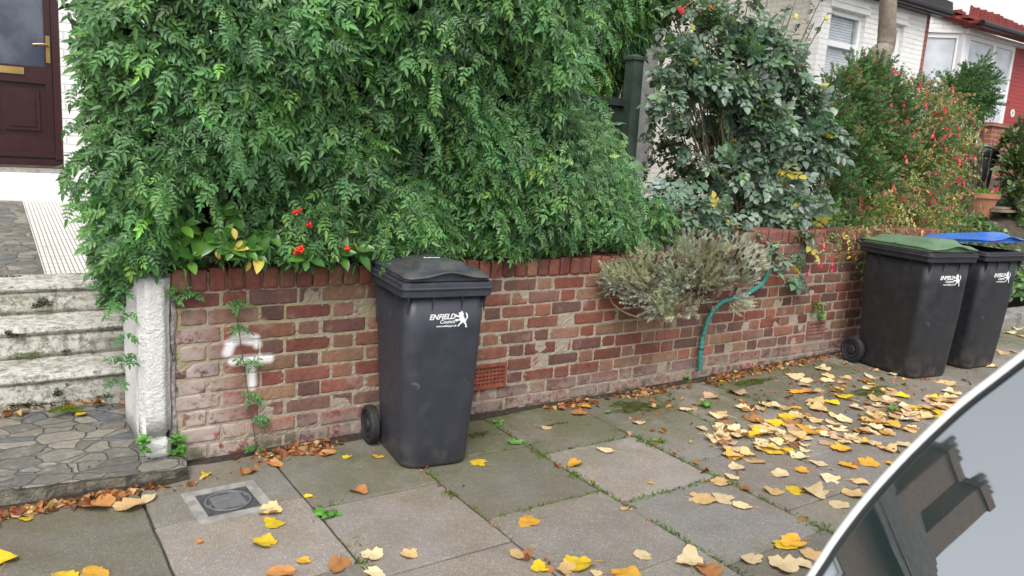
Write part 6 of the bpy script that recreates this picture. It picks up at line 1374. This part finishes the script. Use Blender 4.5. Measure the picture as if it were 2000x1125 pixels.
# grass and moss growing in the joints
def joints():
    Ps = []
    for x_, a_, b_, d in ((1.665, -.72, -.48, 20), (1.665, -1.3, -.9, 20), (2.285, -.75, -.15, 70), (2.285, -1.3, -.8, 120), (2.285, -2.1, -1.4, 150), (2.905, -1.2, -.5, 130), (2.905, -1.9, -1.2, 120), (3.485, -1.3, -.3, 170), (4.085, -.9, -.2, 80)):
        for _ in range(int(d*1.6)): Ps.append((x_+rnd.gauss(0, .008), rnd.uniform(a_, b_), .0))
    for y_, a_, b_, d in ((-1.075, 1.7, 2.28, 130), (-1.22, 2.3, 2.9, 170), (-.61, 2.3, 2.85, 60), (-1.03, 2.95, 3.45, 90), (-.67, 1.08, 1.2, 20), (-.475, 1.7, 2.2, 30)):
        for _ in range(int(d*1.3)): Ps.append((rnd.uniform(a_, b_), y_+rnd.gauss(0, .007), 0))
    for cx, cy, d, sp in ((2.28, -.90, 60, .02), (2.28, -.60, 60, .022), (1.64, -.80, 60, .02), (1.12, -1.0, 20, .02), (2.9, -.72, 90, .03), (3.48, -.72, 90, .04), (1.09, -.72, 70, .025), (1.66, -.60, 50, .02), (2.9, -1.78, 80, .03), (4.1, -.6, 60, .04), (4.8, -.55, 60, .04), (1.07, -1.14, 60, .02)):
        for _ in range(d): Ps.append((cx+rnd.gauss(0, sp), cy+rnd.gauss(0, sp*1.3), 0))
    Ps = [(a_, b_, gz(a_)-.004) for a_, b_, _ in Ps]; n_ = len(Ps); tv, tf = leaflet(1., .14, droop=.4)
    o = leafmesh('joint_grass', [(np.array(tv), tf, np.ones((6, 3)))], Ps, rng.normal(size=(n_, 3))*np.array([.7, .7, .3])+np.array([0, 0, .7]), rng.normal(size=(n_, 3)), rng.uniform(.008, .026, n_), tints(n_, [(.10, .20, .03), (.14, .24, .04), (.12, .15, .04)]), MFINE)
    tag(o, 'short green grass and moss growing in the pavement joints', 'grass', kind='stuff')
joints()
# weeds
def weed(px, py, label, k, L, plane='g', col=(.10, .27, .05), y=0., spread=.3, z=None):
    p = G(px, py, z or .0) if plane == 'g' else W(px, py, y); 
    if plane == 'g' and z is None: p[2] = gz(p[0])
    t = thing('weed', label, 'weed', tuple(p)); Ps, Ts, Ns = [], [], []
    for i in range(k):
        a_ = i*2.4+rnd.uniform(-.3, .3); e = rnd.uniform(.1, .9); Ps.append((rnd.gauss(0, L*.25), rnd.gauss(0, L*.2) if plane == 'g' else -rnd.uniform(0, .02), rnd.uniform(0, L*.3) if plane == 'g' else rnd.uniform(-L*1.2, L*1.2))); Ts.append((math.cos(a_)*math.cos(e), math.sin(a_)*math.cos(e)-(0 if plane == 'g' else .4), math.sin(e))); Ns.append((0, -.4, .9))
    leafmesh('leaves', ovals(1, .28, (.2, .5)), Ps, Ts, Ns, L*rng.uniform(.6, 1.1, k), tints(k, [col]), MROSE, t)
    bm = bmesh.new(); 
    for q in Ps[:1]: tube(bm, [(0, 0, -.005), (q[0]*.6, q[1]*.6, q[2]*.6), q], .0015, 4)
    frombm('stem', bm, MBARK, t)
weed(1332, 745, 'leafy bright green weed at the wall foot left of the hose', 22, .07)
weed(282, 870, 'small leafy weed at the inner foot of the white pillar', 22, .035, 'w', y=-.07)
weed(348, 868, 'leafy weed sprouting between the white pillar and the brick wall', 30, .04, 'w', y=-.03)
weed(50, 787, 'round-leaved weed on the slab at the foot of the steps', 12, .06, z=.09)
weed(208, 768, 'small weed in the corner of the lowest step beside the pillar', 14, .05, z=.11)
weed(975, 827, 'tiny green weed in the joint beside the terracotta vent', 8, .04)
weed(1005, 868, 'tiny pale green weed on the joint nearest the single bin', 7, .035)
weed(1185, 808, 'tiny weed seedling on the slab beside the green moss patch', 6, .03)
weed(1292, 865, 'green weed rosette above the light grey flagstone corner', 10, .04)
weed(638, 1008, 'low spreading weed at the corner of the smooth pinkish slab', 16, .045)
weed(1378, 797, 'spiky green weed between fallen leaves below the hose', 12, .05)
weed(1600, 607, 'small green plant growing from the wall right of the pale vent', 14, .05, 'w', y=-.01)
weed(1588, 600, 'dark little fern growing from the wall above the pale vent', 10, .045, 'w', y=-.012, col=(.06, .17, .05))
weed(1745, 812, 'pale green weed in front of the green-lidded bin', 8, .05)
weed(232, 962, 'tiny pale green seedling under the lip of the entrance slab', 5, .025)
